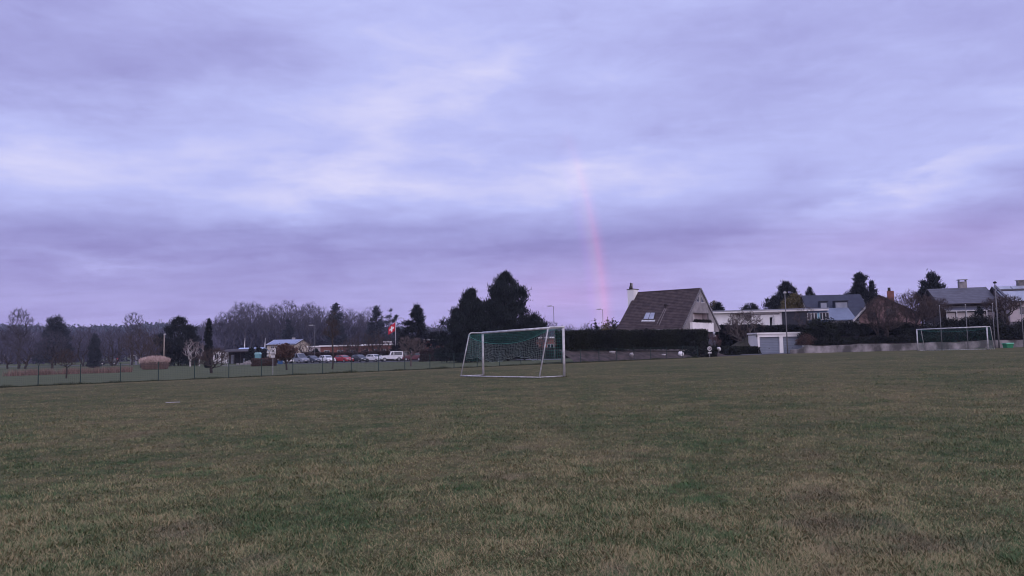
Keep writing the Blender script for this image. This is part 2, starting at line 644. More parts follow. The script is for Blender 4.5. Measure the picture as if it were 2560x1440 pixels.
def vnoise(x, y, s, seed):
    """smooth value noise for numpy arrays"""
    t = np.random.default_rng(seed).random((256, 256)).astype(np.float32)
    x, y = x / s + 400, y / s + 400
    xi, yi = np.floor(x).astype(int), np.floor(y).astype(int)
    fx, fy = x - xi, y - yi
    fx, fy = fx * fx * (3 - 2 * fx), fy * fy * (3 - 2 * fy)
    g = lambda i, j: t[(xi + i) % 256, (yi + j) % 256]
    return (g(0, 0) * (1 - fx) + g(1, 0) * fx) * (1 - fy) + (g(0, 1) * (1 - fx) + g(1, 1) * fx) * fy


def grass(nt_, seed):
    """tufts thinned out with distance, each tuft a few bent blades"""
    g = np.random.default_rng(seed)
    K = 6
    D = 1.0 / g.uniform(1 / 62.0, 1 / 3.4, nt_)
    X = g.uniform(-1, 1, nt_) * (0.80 * D + 1.2)
    keep = (X - FA.x) * FN.x + (D - FA.y) * FN.y < -0.3
    hgt = 0.6 * vnoise(X, D, 0.9, 1) + 0.4 * vnoise(X, D, 0.22, 2)
    keep &= g.random(nt_) < (0.66 + 0.5 * hgt) * (0.62 + 0.38 * np.clip((D - 4) / 14, 0, 1))
    D, X, hgt = D[keep], X[keep], hgt[keep]
    n = len(D)
    sc = 1 + D / 26.0                                   # farther tufts stand for several
    D, X, hgt, sc = (np.repeat(a, K) for a in (D, X, hgt, sc))
    N = n * K
    X = X + g.normal(0, 0.022, N) * sc
    D = D + g.normal(0, 0.022, N) * sc
    ln = (0.018 + 0.028 * hgt ** 2.0) * g.uniform(0.6, 1.5, N) * np.minimum(sc, 1.8)
    wd = g.uniform(0.0010, 0.0022, N) * sc
    a = 7.0 * vnoise(X, D, 0.26, 21) + 2.0 * vnoise(X, D, 1.1, 22) + g.normal(0, 1.7, N)      # trodden and mown: neighbours lie the same way
    lean = g.uniform(0.6, 1.6, N)
    dx, dy, dz = np.sin(lean) * np.cos(a), np.sin(lean) * np.sin(a), np.cos(lean)
    z = gz_np(X, D) - 0.003
    b0 = np.stack([X, D, z], -1)
    d = np.stack([dx, dy, dz], -1)
    s_ = np.stack([-np.sin(a + g.normal(0, .6, N)), np.cos(a), np.zeros(N)], -1) * wd[:, None]
    mid_ = b0 + d * (ln * 0.6)[:, None] + np.array([0, 0, 1]) * (ln * 0.16)[:, None]
    tip = b0 + d * ln[:, None] * 1.1
    V = np.stack([b0 - s_, b0 + s_, mid_ - s_ * 0.8, mid_ + s_ * 0.8, tip], 1).reshape(-1, 3).astype(np.float32)
    o = (np.arange(N) * 5)[:, None]
    idx = (o + np.array([[0, 1, 3, 0, 3, 2, 2, 3, 4]])).ravel().astype(np.int32)
    me = bpy.data.meshes.new('grass')
    me.vertices.add(N * 5)
    me.vertices.foreach_set('co', V.ravel())
    me.loops.add(len(idx))
    me.loops.foreach_set('vertex_index', idx)
    me.polygons.add(N * 3)
    me.polygons.foreach_set('loop_start', np.arange(0, N * 9, 3, dtype=np.int32))
    me.polygons.foreach_set('loop_total', np.full(N * 3, 3, np.int32))
    at_ = me.attributes.new('tint', 'FLOAT', 'POINT')
    at_.data.foreach_set('value', np.repeat(g.random(N).astype(np.float32), 5))
    me.update(calc_edges=True)
    me.materials.append(mt_blade)
    o_ = bpy.data.objects.new('grass', me)
    col.objects.link(o_)
    tag(o_, 'short worn winter grass covering the pitch', 'grass', kind='stuff')


grass(250000, 11)
# ------------------------------------------------------------------ plants
M_bark = mat('bark', (0.055, 0.044, 0.038), 0.9, (0.03, 0.024, 0.022), 6, bump=0.4)
M_twig = mat('twigs', (0.070, 0.050, 0.044), 0.9, (0.045, 0.033, 0.031), 2)
M_twig_far = mat('haze_tinted_twigs', (0.070, 0.064, 0.080), 0.9, (0.05, 0.046, 0.060), 0.6)  # bluer than real bark: distance haze is put into the colour
M_birch = mat('birch_bark', (0.55, 0.52, 0.50), 0.7, (0.30, 0.28, 0.27), 4)
M_redtwig = mat('red_twigs', (0.105, 0.060, 0.055), 0.9, (0.065, 0.040, 0.040), 3)
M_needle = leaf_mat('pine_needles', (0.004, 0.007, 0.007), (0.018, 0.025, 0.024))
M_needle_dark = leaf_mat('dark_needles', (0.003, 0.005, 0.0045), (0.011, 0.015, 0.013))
M_needle_far = leaf_mat('haze_tinted_needles', (0.022, 0.027, 0.036), (0.042, 0.048, 0.060))  # lightened and blued so the haze sits in the needle colour
M_gold = leaf_mat('golden_needles', (0.045, 0.038, 0.014), (0.135, 0.105, 0.035))
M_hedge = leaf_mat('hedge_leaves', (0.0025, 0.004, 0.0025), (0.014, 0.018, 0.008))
M_shrub = leaf_mat('shrub_leaves', (0.0035, 0.005, 0.004), (0.014, 0.016, 0.011))
M_brownleaf = leaf_mat('brown_leaves', (0.040, 0.025, 0.022), (0.105, 0.062, 0.050))
M_pampas = leaf_mat('dry_reeds', (0.17, 0.115, 0.100), (0.52, 0.40, 0.36))
M_thatch = leaf_mat('dead_stems', (0.10, 0.066, 0.055), (0.24, 0.165, 0.135))


def unit(a):
    return a / np.maximum(np.linalg.norm(a, axis=-1, keepdims=True), 1e-9)


def slivers(P, Dr, ln, wd, g):
    """thin triangles from points P along directions Dr"""
    n = len(P)
    s = unit(np.cross(Dr, g.normal(size=(n, 3)))) * (np.asarray(wd) * np.ones(n))[:, None] / 2
    tip = P + Dr * (np.asarray(ln) * np.ones(n))[:, None]
    return np.stack([P - s, P + s, tip], 1)


def bushes(P, size, g, up=0.3):
    """leaf-like triangles with free orientation"""
    n = len(P)
    a = unit(g.normal(size=(n, 3)) + np.array([0, 0, up]))
    b = unit(np.cross(a, g.normal(size=(n, 3))))
    s = (np.asarray(size) * g.uniform(0.6, 1.4, n))[:, None]
    return np.stack([P - b * s * 0.5, P + b * s * 0.5, P + a * s], 1)


def grow(seed, H, env, n, trunk=0.25, bf=0.35, tr=0.022, twig=5, tl=0.055, rise=0.9, stems=1, tw=0.0022, lean=0.0):
    """bare tree: a skeleton grown to points scattered in an envelope of ellipsoids
    (cx, cz, rx, rz as shares of H); returns (trunk mesh builder, twig mesh builder)"""
    g = np.random.default_rng(seed)
    pts = []
    vol = np.array([e[2] ** 2 * e[3] for e in env]); vol = vol / vol.sum()
    for e, k in zip(env, (vol * n).astype(int) + 1):
        q = unit(g.normal(size=(k, 3))) * g.uniform(0.15, 1, (k, 1)) ** 0.45
        pts.append(q * np.array([e[2], e[2], e[3]]) + np.array([e[0], 0, e[1]]))
    pts = np.concatenate(pts)
    pts = pts[pts[:, 2] > trunk * 0.9]
    N, par, plen = [], [], []
    for s in range(stems):
        a = 2 * np.pi * s / stems + g.uniform(0, 1)
        ox = 0.0 if stems == 1 else 0.035
        k = 5
        prev = -1
        for i in range(k):
            t = i / (k - 1)
            spread = 0 if stems == 1 else t * trunk * 0.6
            N.append([math.cos(a) * (ox + spread) + g.normal(0, 0.006) * (i > 0) + lean * t * trunk, math.sin(a) * (ox + spread) + g.normal(0, 0.006) * (i > 0), t * trunk])
            par.append(prev); plen.append(t * trunk)
            prev = len(N) - 1
    N = np.array(N)
    cap = len(N) + len(pts) * 2 + 5
    NA = np.zeros((cap, 3)); NA[:len(N)] = N
    PL = np.zeros(cap); PL[:len(N)] = plen
    cnt = len(N)
    base = np.array([0, 0, trunk])
    order = np.argsort(np.linalg.norm((pts - base) * np.array([1, 1, 0.8]), axis=1) + g.uniform(0, 0.04, len(pts)))
    for p in pts[order]:
        Q = NA[:cnt]
        d = np.linalg.norm(Q - p, axis=1)
        c = d + bf * PL[:cnt] + np.where(Q[:, 2] > p[2] - 0.15 * d, 0.35 * d + 0.03, 0)
        c[:3] += 0.5
        j = int(np.argmin(c))
        q = NA[j]
        mid = (q + p) / 2 + np.array([0, 0, -0.05 * d[j]]) * rise + g.normal(0, 0.032 * d[j], 3)
        NA[cnt] = mid; par.append(j); PL[cnt] = PL[j] + d[j] * 0.5
        NA[cnt + 1] = p; par.append(cnt); PL[cnt + 1] = PL[j] + d[j] * 1.02
        cnt += 2
    NA = NA[:cnt]
    load = np.ones(cnt)
    for i in range(cnt - 1, -1, -1):
        if par[i] >= 0: load[par[i]] += load[i]
    rad = tr * (load / load.max()) ** 0.46
    rad = np.maximum(rad, tw * 0.75)
    A, B = MB(), MB()
    for i in range(cnt):
        j = par[i]
        if j < 0: continue
        big = rad[i] > tr * 0.22
        r0 = min(rad[j], rad[i] * 1.5)
        (A if big else B).tube([NA[j] * H, NA[i] * H], [r0 * H, rad[i] * H], 6 if rad[i] > tr * 0.5 else (4 if big else 3), cap=False)
    # twigs
    src = np.where(load < 9)[0]
    src = src[src >= 5 * stems]
    idx = np.repeat(src, twig)
    if len(idx):
        pp = NA[idx]
        pa = NA[np.array(par)[idx]]
        f = g.random((len(idx), 1))
        P = pa + (pp - pa) * f
        Dr = unit(unit(pp - pa) * 0.8 + g.normal(0, 0.55, (len(idx), 3)) + np.array([0, 0, 0.35 * rise]))
        ln = tl * g.uniform(0.5, 1.3, len(idx)) * H
        B.tris(slivers(P * H, Dr, ln, tw * 1.6 * H, g), g.random(len(idx)))
        P2 = (P * H + Dr * (ln * 0.45)[:, None])
        D2 = unit(Dr + g.normal(0, 0.6, Dr.shape))
        B.tris(slivers(P2, D2, ln * 0.6, tw * 1.2 * H, g), g.random(len(idx)))
    return A, B


def bare_tree(name, loc, H, seed, label, cat='tree', group=None, env=None, n=330, barkm=None, twigm=None, rz=0, **k):
    env = env or [(0, 0.66, 0.30, 0.34)]
    o = empty(name, loc, rz)
    A, B = grow(seed, H, env, n, **k)
    A.build('trunk', barkm or M_bark, o)
    B.build('crown', twigm or M_twig, o)
    return tag(o, label, cat, group)


def prof(p, t):
    for (t0, r0), (t1, r1) in zip(p, p[1:]):
        if t <= t1:
            return r0 + (r1 - r0) * (t - t0) / max(t1 - t0, 1e-6)
    return p[-1][1]


def evergreen(name, loc, H, seed, label, profile, cat='tree', group=None, clusters=90, per=70, up=0.8, size=0.05, needle=None, crad=0.09,
              trunk_r=0.018, spray=0.30, leafy=False, slim=0.30, trunk_to=0.94, lumps=0.25, rz=0, off=None, crown='crown'):
    """evergreen: needle or leaf clumps at the ends of limbs, held inside a profile [(height share, radius share)]"""
    g = np.random.default_rng(seed)
    o = empty(name, loc, rz)
    A = MB()
    T, Cc = [], []
    tmin = profile[0][0]
    rmax = max(r for _, r in profile)
    while len(Cc) < clusters:
        t = g.uniform(tmin, 1)
        r = prof(profile, t)
        if g.random() > (r / rmax) ** 1.0 + 0.06: continue
        a = g.uniform(0, 2 * np.pi)
        rr = r * (1 + lumps * math.sin(3 * a + seed + 9 * t) * math.sin(2 * a - 7 * t + seed)) * g.uniform(0.35, 1) ** 0.5
        rr = max(rr - crad * 0.25, rr * 0.3)
        ox = off(t) if off else 0
        Cc.append((math.cos(a) * rr + ox, math.sin(a) * rr, t, a))
    Cc.append((off(0.97) if off else 0, 0, 0.965, 0))
    for (cx, cy, t, a) in Cc:
        s = crad * H * g.uniform(0.7, 1.2) * (0.55 + 0.45 * min(1, prof(profile, t) / (0.45 * rmax) + 0.2))
        P = np.array([cx, cy, t]) * H + g.normal(size=(per, 3)) * s * np.array([0.55, 0.55, 0.42])
        out = np.array([math.cos(a), math.sin(a), 0])
        if leafy:
            B = bushes(P, size * H, g)
        else:
            Dr = unit(np.array([0, 0, 1]) * up + out * (1.0 - up) * 1.2 + g.normal(0, spray, (per, 3)))
            B = slivers(P, Dr, size * H * g.uniform(0.6, 1.3, per), size * H * slim, g)
        B[:, :, 2] = np.maximum(B[:, :, 2], 0.01)
        T.append((B, np.clip(g.normal(g.uniform(0.25, 0.75), 0.2, per), 0, 1)))
    if trunk_r:
        A.tube([(0, 0, -0.05 * H * 0.2), ((off(0.4) if off else 0) * H, 0, 0.4 * H), ((off(trunk_to) if off else 0) * H, 0, trunk_to * H)], [trunk_r * H, trunk_r * 0.7 * H, 0.003 * H], 7)
        for (cx, cy, t, a) in Cc[::2]:
            tb = max(0.05, t - 0.10 - 0.25 * math.hypot(cx, cy))
            oxb = off(tb) if off else 0
            A.tube([(oxb * H, 0, tb * H), ((cx * .6 + oxb * .4) * H, cy * 0.6 * H, (tb * .5 + t * .5) * H), (cx * H, cy * H, t * H)], [trunk_r * 0.35 * H, trunk_r * 0.22 * H, trunk_r * 0.08 * H], 4, cap=False)
        A.build('trunk', M_bark, o)
    B = MB()
    for v, t in T: B.tris(v, t)
    B.build(crown, needle or M_needle, o)
    return tag(o, label, cat, group)


def hedge(name, p0, p1, w, h, label, n, size, mt, seed, cat='hedge', group=None, z0=None, z1=None, h1=None, rough=0.06):
    """clipped hedge: a dense shell of leaves round a dark leafy core"""
    g = np.random.default_rng(seed)
    p0, p1 = Vector(p0), Vector(p1)
    d = (p1 - p0); Ln = Vector((d.x, d.y, 0)).length
    u = Vector((d.x, d.y, 0)).normalized(); nn = Vector((-u.y, u.x, 0))
    h1 = h if h1 is None else h1
    B = MB()
    # which face each leaf sits on
    wf = np.array([h, h, w, 2 * w * h / Ln]); fsel = g.choice(4, n, p=wf / wf.sum())
    s = g.random(n); t = g.random(n); q = g.random(n)
    hh = h + (h1 - h) * s
    wob = 0.5 * np.sin(s * Ln * 1.3 + seed) * rough + g.normal(0, rough, n)
    x = np.where(fsel == 3, np.where(q > 0.5, 0.0, 1.0), s) * Ln + np.where(fsel == 3, wob, 0)
    y = np.where(fsel == 0, -w / 2, np.where(fsel == 1, w / 2, (t - 0.5) * w)) + np.where(fsel < 2, wob * np.where(fsel == 0, 1, -1), 0)
    z = np.where(fsel == 2, hh + wob, np.where(fsel == 3, t, q) * hh)
    P = np.stack([x, y, z], -1)
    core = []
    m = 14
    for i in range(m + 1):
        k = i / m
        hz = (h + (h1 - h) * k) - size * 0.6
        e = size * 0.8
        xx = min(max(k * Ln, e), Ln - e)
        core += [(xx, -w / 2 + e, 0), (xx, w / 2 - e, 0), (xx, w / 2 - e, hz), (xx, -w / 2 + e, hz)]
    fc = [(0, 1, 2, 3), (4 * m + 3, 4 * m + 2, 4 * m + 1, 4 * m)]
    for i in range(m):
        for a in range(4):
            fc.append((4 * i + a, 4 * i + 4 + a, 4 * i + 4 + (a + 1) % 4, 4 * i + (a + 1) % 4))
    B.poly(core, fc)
    # the core carries the darkest leaf colour
    B.tris(bushes(P, size, g), np.clip(g.normal(0.45 + 0.25 * np.sin(s * Ln * 0.9), 0.25, n), 0, 1))
    o = B.build(name, mt)
    za = p0.z if z0 is None else z0
    zb = p1.z if z1 is None else z1
    o.matrix_world = Matrix(((u.x, nn.x, 0, p0.x), (u.y, nn.y, 0, p0.y), ((zb - za) / Ln, 0, 1, za), (0, 0, 0, 1)))
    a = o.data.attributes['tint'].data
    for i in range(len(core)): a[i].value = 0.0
    return tag(o, label, cat, group)


def shrub(name, loc, rx, ry, h, label, n, size, mt, seed, cat='shrub', group=None, twigs=True, lump=0.25, rz=0.0):
    """dense evergreen shrub: leaves through a lumpy dome with stems inside"""
    g = np.random.default_rng(seed)
    o = empty(name, loc, rz)
    q = unit(g.normal(size=(n, 3))); q[:, 2] = np.abs(q[:, 2])
    az_ = np.arctan2(q[:, 1], q[:, 0])
    k = 1 + lump * np.sin(3 * az_ + seed) * np.cos(2.0 * q[:, 2] * 3 + seed) + 0.12 * np.sin(7 * az_ + 5 * q[:, 2] * 2 + seed)
    P = q * (g.uniform(0.45, 1, (n, 1)) ** 0.5) * k[:, None] * np.array([rx, ry, h])
    B = MB()
    B.tris(bushes(P, size, g), np.clip(g.normal(0.4 + 0.3 * np.sin(4 * az_ + seed), 0.25, n), 0, 1))
    if twigs:
        A = MB()
        for i in range(14):
            a = g.uniform(0, 6.28); r = g.uniform(0.2, 0.75)
            A.tube([(0.05 * math.cos(a), 0.05 * math.sin(a), 0), (rx * r * .6 * math.cos(a), ry * r * .6 * math.sin(a), h * 0.4), (rx * r * math.cos(a), ry * r * math.sin(a), h * g.uniform(.6, .85))], [0.03, 0.02, 0.01], 4, cap=False)
        A.build('stem', M_bark, o)
    B.build('crown', mt, o)
    return tag(o, label, cat, group)
# ------------------------------------------------------------------ the two big pines behind the near goal
p, h = stand(1270, 112, 686)
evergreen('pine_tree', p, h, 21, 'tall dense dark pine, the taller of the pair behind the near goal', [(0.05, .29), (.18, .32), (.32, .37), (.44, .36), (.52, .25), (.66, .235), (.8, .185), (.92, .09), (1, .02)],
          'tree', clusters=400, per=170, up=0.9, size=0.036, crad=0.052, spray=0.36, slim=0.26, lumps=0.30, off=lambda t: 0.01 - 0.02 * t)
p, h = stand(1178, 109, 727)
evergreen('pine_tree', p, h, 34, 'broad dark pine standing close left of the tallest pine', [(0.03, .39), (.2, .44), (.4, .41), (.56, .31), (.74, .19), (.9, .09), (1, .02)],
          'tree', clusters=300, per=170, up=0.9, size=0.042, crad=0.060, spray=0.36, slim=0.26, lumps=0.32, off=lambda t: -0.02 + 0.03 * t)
# ragged conifer beside the flag
p, h = stand(1044, 158, 764)
evergreen('spruce_tree', p, h, 9, 'ragged dark conifer with a forked open top between the flag and the pines', [(0.02, .40), (.2, .42), (.4, .35), (.55, .26), (.68, .17), (.8, .10), (.9, .075), (1, .012)],
          'tree', clusters=170, per=90, up=0.42, size=0.05, needle=M_needle_dark, crad=0.055, spray=0.42, lumps=0.5, off=lambda t: 0.02 * math.sin(6 * t))
# black pine left
p, h = stand(446, 150, 797)
evergreen('pine_tree', p, h, 12, 'round-headed black pine behind the concrete pergola', [(0.03, .36), (.3, .42), (.5, .46), (.7, .34), (.88, .2), (1, .05)],
          'tree', clusters=150, per=120, up=0.85, size=0.05, needle=M_needle_dark, crad=0.085, spray=0.4, slim=.26, lumps=0.3)
# slim columnar cypress
p, h = stand(521, 120, 799)
evergreen('cypress_tree', p, h, 5, 'tall narrow columnar conifer behind the small fruit tree', [(0.02, .06), (.3, .075), (.6, .065), (.85, .05), (1, .012)],
          'tree', clusters=130, per=70, up=0.9, size=0.035, needle=M_needle_dark, crad=0.030, spray=0.35, lumps=0.2)
p, h = stand(236, 142, 836)
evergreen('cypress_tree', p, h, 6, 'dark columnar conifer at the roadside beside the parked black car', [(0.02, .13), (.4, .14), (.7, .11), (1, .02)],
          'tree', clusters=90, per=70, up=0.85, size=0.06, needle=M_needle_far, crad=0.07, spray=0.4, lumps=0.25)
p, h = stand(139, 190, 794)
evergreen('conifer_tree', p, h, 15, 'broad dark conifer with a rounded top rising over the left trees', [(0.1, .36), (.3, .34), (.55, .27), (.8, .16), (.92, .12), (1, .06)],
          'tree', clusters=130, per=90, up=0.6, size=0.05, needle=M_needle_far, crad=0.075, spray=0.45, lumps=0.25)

# bare trees on the left
p, h = stand(48, 150, 766)
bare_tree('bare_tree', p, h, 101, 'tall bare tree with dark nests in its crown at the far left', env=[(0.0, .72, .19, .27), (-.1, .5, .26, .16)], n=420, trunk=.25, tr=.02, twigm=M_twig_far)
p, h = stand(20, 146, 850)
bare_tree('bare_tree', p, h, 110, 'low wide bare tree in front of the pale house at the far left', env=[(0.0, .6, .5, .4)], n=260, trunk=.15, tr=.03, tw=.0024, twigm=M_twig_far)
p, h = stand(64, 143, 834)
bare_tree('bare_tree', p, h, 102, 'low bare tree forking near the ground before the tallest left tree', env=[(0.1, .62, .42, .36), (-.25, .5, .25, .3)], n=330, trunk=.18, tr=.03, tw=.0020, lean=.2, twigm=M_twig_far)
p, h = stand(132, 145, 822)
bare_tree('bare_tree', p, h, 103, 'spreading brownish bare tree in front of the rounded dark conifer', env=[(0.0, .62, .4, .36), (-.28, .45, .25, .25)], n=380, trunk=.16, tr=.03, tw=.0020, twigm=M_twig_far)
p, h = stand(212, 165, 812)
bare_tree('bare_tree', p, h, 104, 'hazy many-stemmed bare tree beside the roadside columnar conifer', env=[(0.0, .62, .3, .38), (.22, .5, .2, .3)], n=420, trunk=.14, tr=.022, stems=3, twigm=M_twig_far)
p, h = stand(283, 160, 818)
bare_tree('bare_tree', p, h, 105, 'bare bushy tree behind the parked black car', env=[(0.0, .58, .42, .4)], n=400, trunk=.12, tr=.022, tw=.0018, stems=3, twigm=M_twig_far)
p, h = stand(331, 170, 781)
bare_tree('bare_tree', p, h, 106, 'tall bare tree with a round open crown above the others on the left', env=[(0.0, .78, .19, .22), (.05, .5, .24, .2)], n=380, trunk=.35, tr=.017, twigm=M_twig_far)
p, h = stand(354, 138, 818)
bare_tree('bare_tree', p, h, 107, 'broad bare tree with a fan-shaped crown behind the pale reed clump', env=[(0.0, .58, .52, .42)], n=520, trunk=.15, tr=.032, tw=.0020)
p, h = stand(390, 146, 840)
bare_tree('bare_tree', p, h, 108, 'small bare tree between the fan-shaped tree and the black pine', env=[(0.0, .58, .45, .4)], n=260, trunk=.15, tr=.03, tw=.004)
# young trees in the meadow
g0 = ground_at(166, 946)
hh = at(166, 872, g0.y).z - g0.z
bare_tree('young_tree', g0, hh, 120, 'small staked tree with a few dead brown leaves, just behind the fence', env=[(0.0, .68, .36, .30)], n=150, trunk=.36, tr=.026, tw=.004, tl=.10)
g0 = ground_at(528, 933)
hh = at(528, 860, g0.y).z - g0.z
bare_tree('fruit_tree', g0, hh, 121, 'low dark fruit tree forking into spreading limbs, in the meadow', env=[(0.1, .55, .55, .34), (-.5, .45, .3, .22)], n=300, trunk=.22, tr=.05, tw=.0055, tl=.09, rise=.5)
g0 = ground_at(717, 925)
hh = at(712, 861, g0.y).z - g0.z
evergreen('round_tree', g0, hh, 122, 'small tree with a dense dark ball crown before the silver van', [(0.42, .2), (.55, .36), (.75, .40), (.9, .28), (1, .08)],
          'tree', clusters=80, per=70, leafy=True, size=.05, needle=M_brownleaf, crad=.1, trunk_r=.04, trunk_to=.7, off=lambda t: -.1 * t)
g0 = ground_at(831, 923)
hh = at(828, 772, g0.y).z - g0.z
bare_tree('larch_tree', g0, hh, 123, 'tall straight bare larch with a central trunk behind the red car', env=[(-.02, .45, .19, .22), (-.02, .65, .16, .22), (-.02, .84, .09, .16)], n=330, trunk=.62, tr=.015, tw=.0014, tl=.06, bf=.15, rise=.5)
g0 = ground_at(1027, 916)
hh = at(1027, 838, g0.y).z - g0.z
bare_tree('young_tree', g0, hh, 124, 'small pale bare tree with upswept branches before the maroon estate car', env=[(-.05, .66, .38, .34), (.25, .66, .3, .25)], n=170, trunk=.3, tr=.03, tw=.006, tl=.1, barkm=mat('pale_bark', (.12, .095, .09), .9), twigm=mat('pale_twigs', (.11, .088, .085), .9))
# birches
p, h = stand(476, 140, 846)
bare_tree('birch_tree', p, h, 130, 'white-stemmed birch with several forks beside the concrete pergola', env=[(0.0, .62, .28, .36)], n=130, trunk=.2, tr=.034, tw=.006, barkm=M_birch, twigm=mat('birch_twigs', (.22, .18, .18), .9))
p, h = stand(499, 141, 852)
bare_tree('birch_tree', p, h, 131, 'thin pale birch nearest the columnar conifer', env=[(0.0, .62, .22, .36)], n=100, trunk=.25, tr=.026, tw=.006, barkm=M_birch, twigm=mat('birch_twigs', (.2, .16, .16), .9))

# pollards and garden trees behind the car park
for i, (px, Y, yt, sd_, w, lb) in enumerate([
    (765, 166, 848, 140, .42, 'gnarled pollarded tree in front of the lit window'),
    (905, 163, 828, 141, .42, 'many-stemmed bare garden tree behind the dark green hatchback'),
    (880, 165, 838, 142, .34, 'slim bare garden tree behind the red car'),
    (940, 168, 822, 143, .34, 'tall bare garden tree behind the white hatchback'),
    (960, 161, 838, 144, .40, 'dark crooked pollard beside the flag'),
    (862, 168, 850, 145, .5, 'low twiggy bush behind the red car')]):
    p, h = stand(px, Y, yt)
    bare_tree('garden_tree', p, h, sd_, lb, env=[(0, .6, w, .4)], n=230, trunk=.18, tr=.03, tw=.0022, stems=2 if i % 2 else 3, group='bare garden trees behind the car park')
# bare trees right of the pines
for px, Y, yt, sd_, lb in [(1352, 150, 790, 150, 'bare tree whose crown shows right of the tallest pine'), (1372, 170, 798, 153, 'bare twiggy tree behind the first street lamp'),
                           (1418, 165, 806, 151, 'low rounded bare tree right of the near goal, above the hedge'), (1470, 130, 806, 152, 'spreading bare fruit tree above the hedge between the two street lamps')]:
    p, h = stand(px, Y, yt)
    bare_tree('bare_tree', p, h, sd_, lb, env=[(0, .62, .38, .36)], n=330, trunk=.2, tr=.024, tw=.0018, twigm=M_twig_far)
p, h = stand(1095, 178, 806)
bare_tree('bare_tree', p, h, 154, 'brownish bare tree between the ragged conifer and the pines', env=[(0, .62, .3, .36)], n=330, trunk=.2, tr=.022, tw=.0018, twigm=M_twig_far)

# ------------------------------------------------------------------ the wood on the left: the trees one can tell apart
protos = []
for i, (env, n, tk) in enumerate([
    ([(0, .76, .17, .24), (.05, .55, .12, .2)], 330, .42), ([(0, .74, .20, .26)], 380, .35), ([(-.04, .78, .13, .22), (.1, .66, .12, .2)], 300, .45),
    ([(0, .68, .22, .3)], 420, .3), ([(0, .8, .16, .2), (-.08, .6, .14, .2)], 340, .45)]):
    protos.append((env, n, tk, 200 + i))
tall = [(585, 768), (598, 752), (612, 754), (628, 751), (638, 756), (655, 778), (668, 764), (681, 756), (695, 758), (718, 747), (733, 764), (748, 762),
        (762, 755), (776, 752), (790, 762), (808, 768), (846, 762), (870, 768), (884, 772), (905, 776), (922, 768), (562, 776), (545, 788), (512, 798), (895, 784)]
meshes = {}
gname = 'bare trees of the wood beyond the car park'
lab = ['first tall bare tree of the wood from its left end, above the white shed', 'bare tree of the wood above the dark open shed']
marks = {512: 'bare tree at the left end of the wood, behind the columnar conifer', 545: 'low bare tree of the wood, just right of the columnar conifer',
         562: 'bare tree of the wood above the white shed', 585: 'narrow bare tree of the wood above the dark open shed', 598: 'forked bare tree topping the left shoulder of the wood',
         612: 'bare tree of the wood above the left flagpole', 628: 'tall bare tree of the wood just right of the left flagpole', 638: 'bare tree of the wood above the teal shelter',
         655: 'shorter bare tree of the wood above the right flagpole', 668: 'upswept bare tree of the wood left of the cream house roof', 681: 'bare tree of the wood above the gable of the cream house',
         695: 'bare tree of the wood above the left end of the solar roof', 718: 'tallest spiky bare tree of the wood, above the solar roof', 733: 'bare tree of the wood right of the spiky tallest one',
         748: 'bare tree of the wood above the lit window', 762: 'broad bare tree of the wood above the right end of the solar roof', 776: 'wide-crowned bare tree of the wood left of the lamp head',
         790: 'bare tree of the wood straight above the lamp with the pale head', 808: 'bare tree of the wood between the pale lamp and the larch', 846: 'bare tree of the wood just right of the larch',
         870: 'bare tree of the wood above the red car', 884: 'bare tree of the wood left of the dark hatchback', 895: 'short bare tree of the wood above the dark hatchback', 905: 'bare tree of the wood above the gap right of the dark hatchback',
         922: 'bare tree of the wood next to its dark spruces'}
g = np.random.default_rng(44)
for i, (px, yt) in enumerate(tall):
    Y = 268 + 22 * g.random()
    p, h = stand(px, Y, yt)
    k = i % len(protos)
    if k not in meshes:
        env, n, tk, sd_ = protos[k]
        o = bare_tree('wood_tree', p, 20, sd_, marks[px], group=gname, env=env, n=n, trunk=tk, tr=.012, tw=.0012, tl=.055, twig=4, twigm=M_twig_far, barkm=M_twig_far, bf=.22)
        meshes[k] = o
    else:
        o = copy_tree(meshes[k])
        o['label'] = marks[px]
    o.location = p
    o.scale = (h / 20 * g.uniform(.9, 1.15),) * 2 + (h / 20,)
    o.rotation_euler.z = g.uniform(0, 6.28)
for px, yt, Y, sd_, lb in [(838, 757, 262, 31, 'dark spruce standing out of the wood above the larch'), (942, 766, 215, 32, 'dark spruce at the right end of the wood, left of the flag'),
                           (976, 772, 205, 33, 'thin spindly spruce behind the flag'), (990, 786, 206, 34, 'small sparse spruce just right of the flag'), (722, 800, 255, 36, 'dark spruce inside the wood above the solar roof'),
                           (928, 796, 208, 37, 'short dark spruce low at the right end of the wood'), (995, 818, 170, 38, 'dark little spruce at the foot of the flag')]:
    p, h = stand(px, Y, yt)
    thin = px in (976, 990)
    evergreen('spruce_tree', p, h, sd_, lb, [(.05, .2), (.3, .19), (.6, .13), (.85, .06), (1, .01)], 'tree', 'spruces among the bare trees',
              clusters=50 if thin else 110, per=40 if thin else 80, up=.3, size=.045, needle=M_needle_far, crad=.045 if thin else .06, spray=.4, lumps=.3)


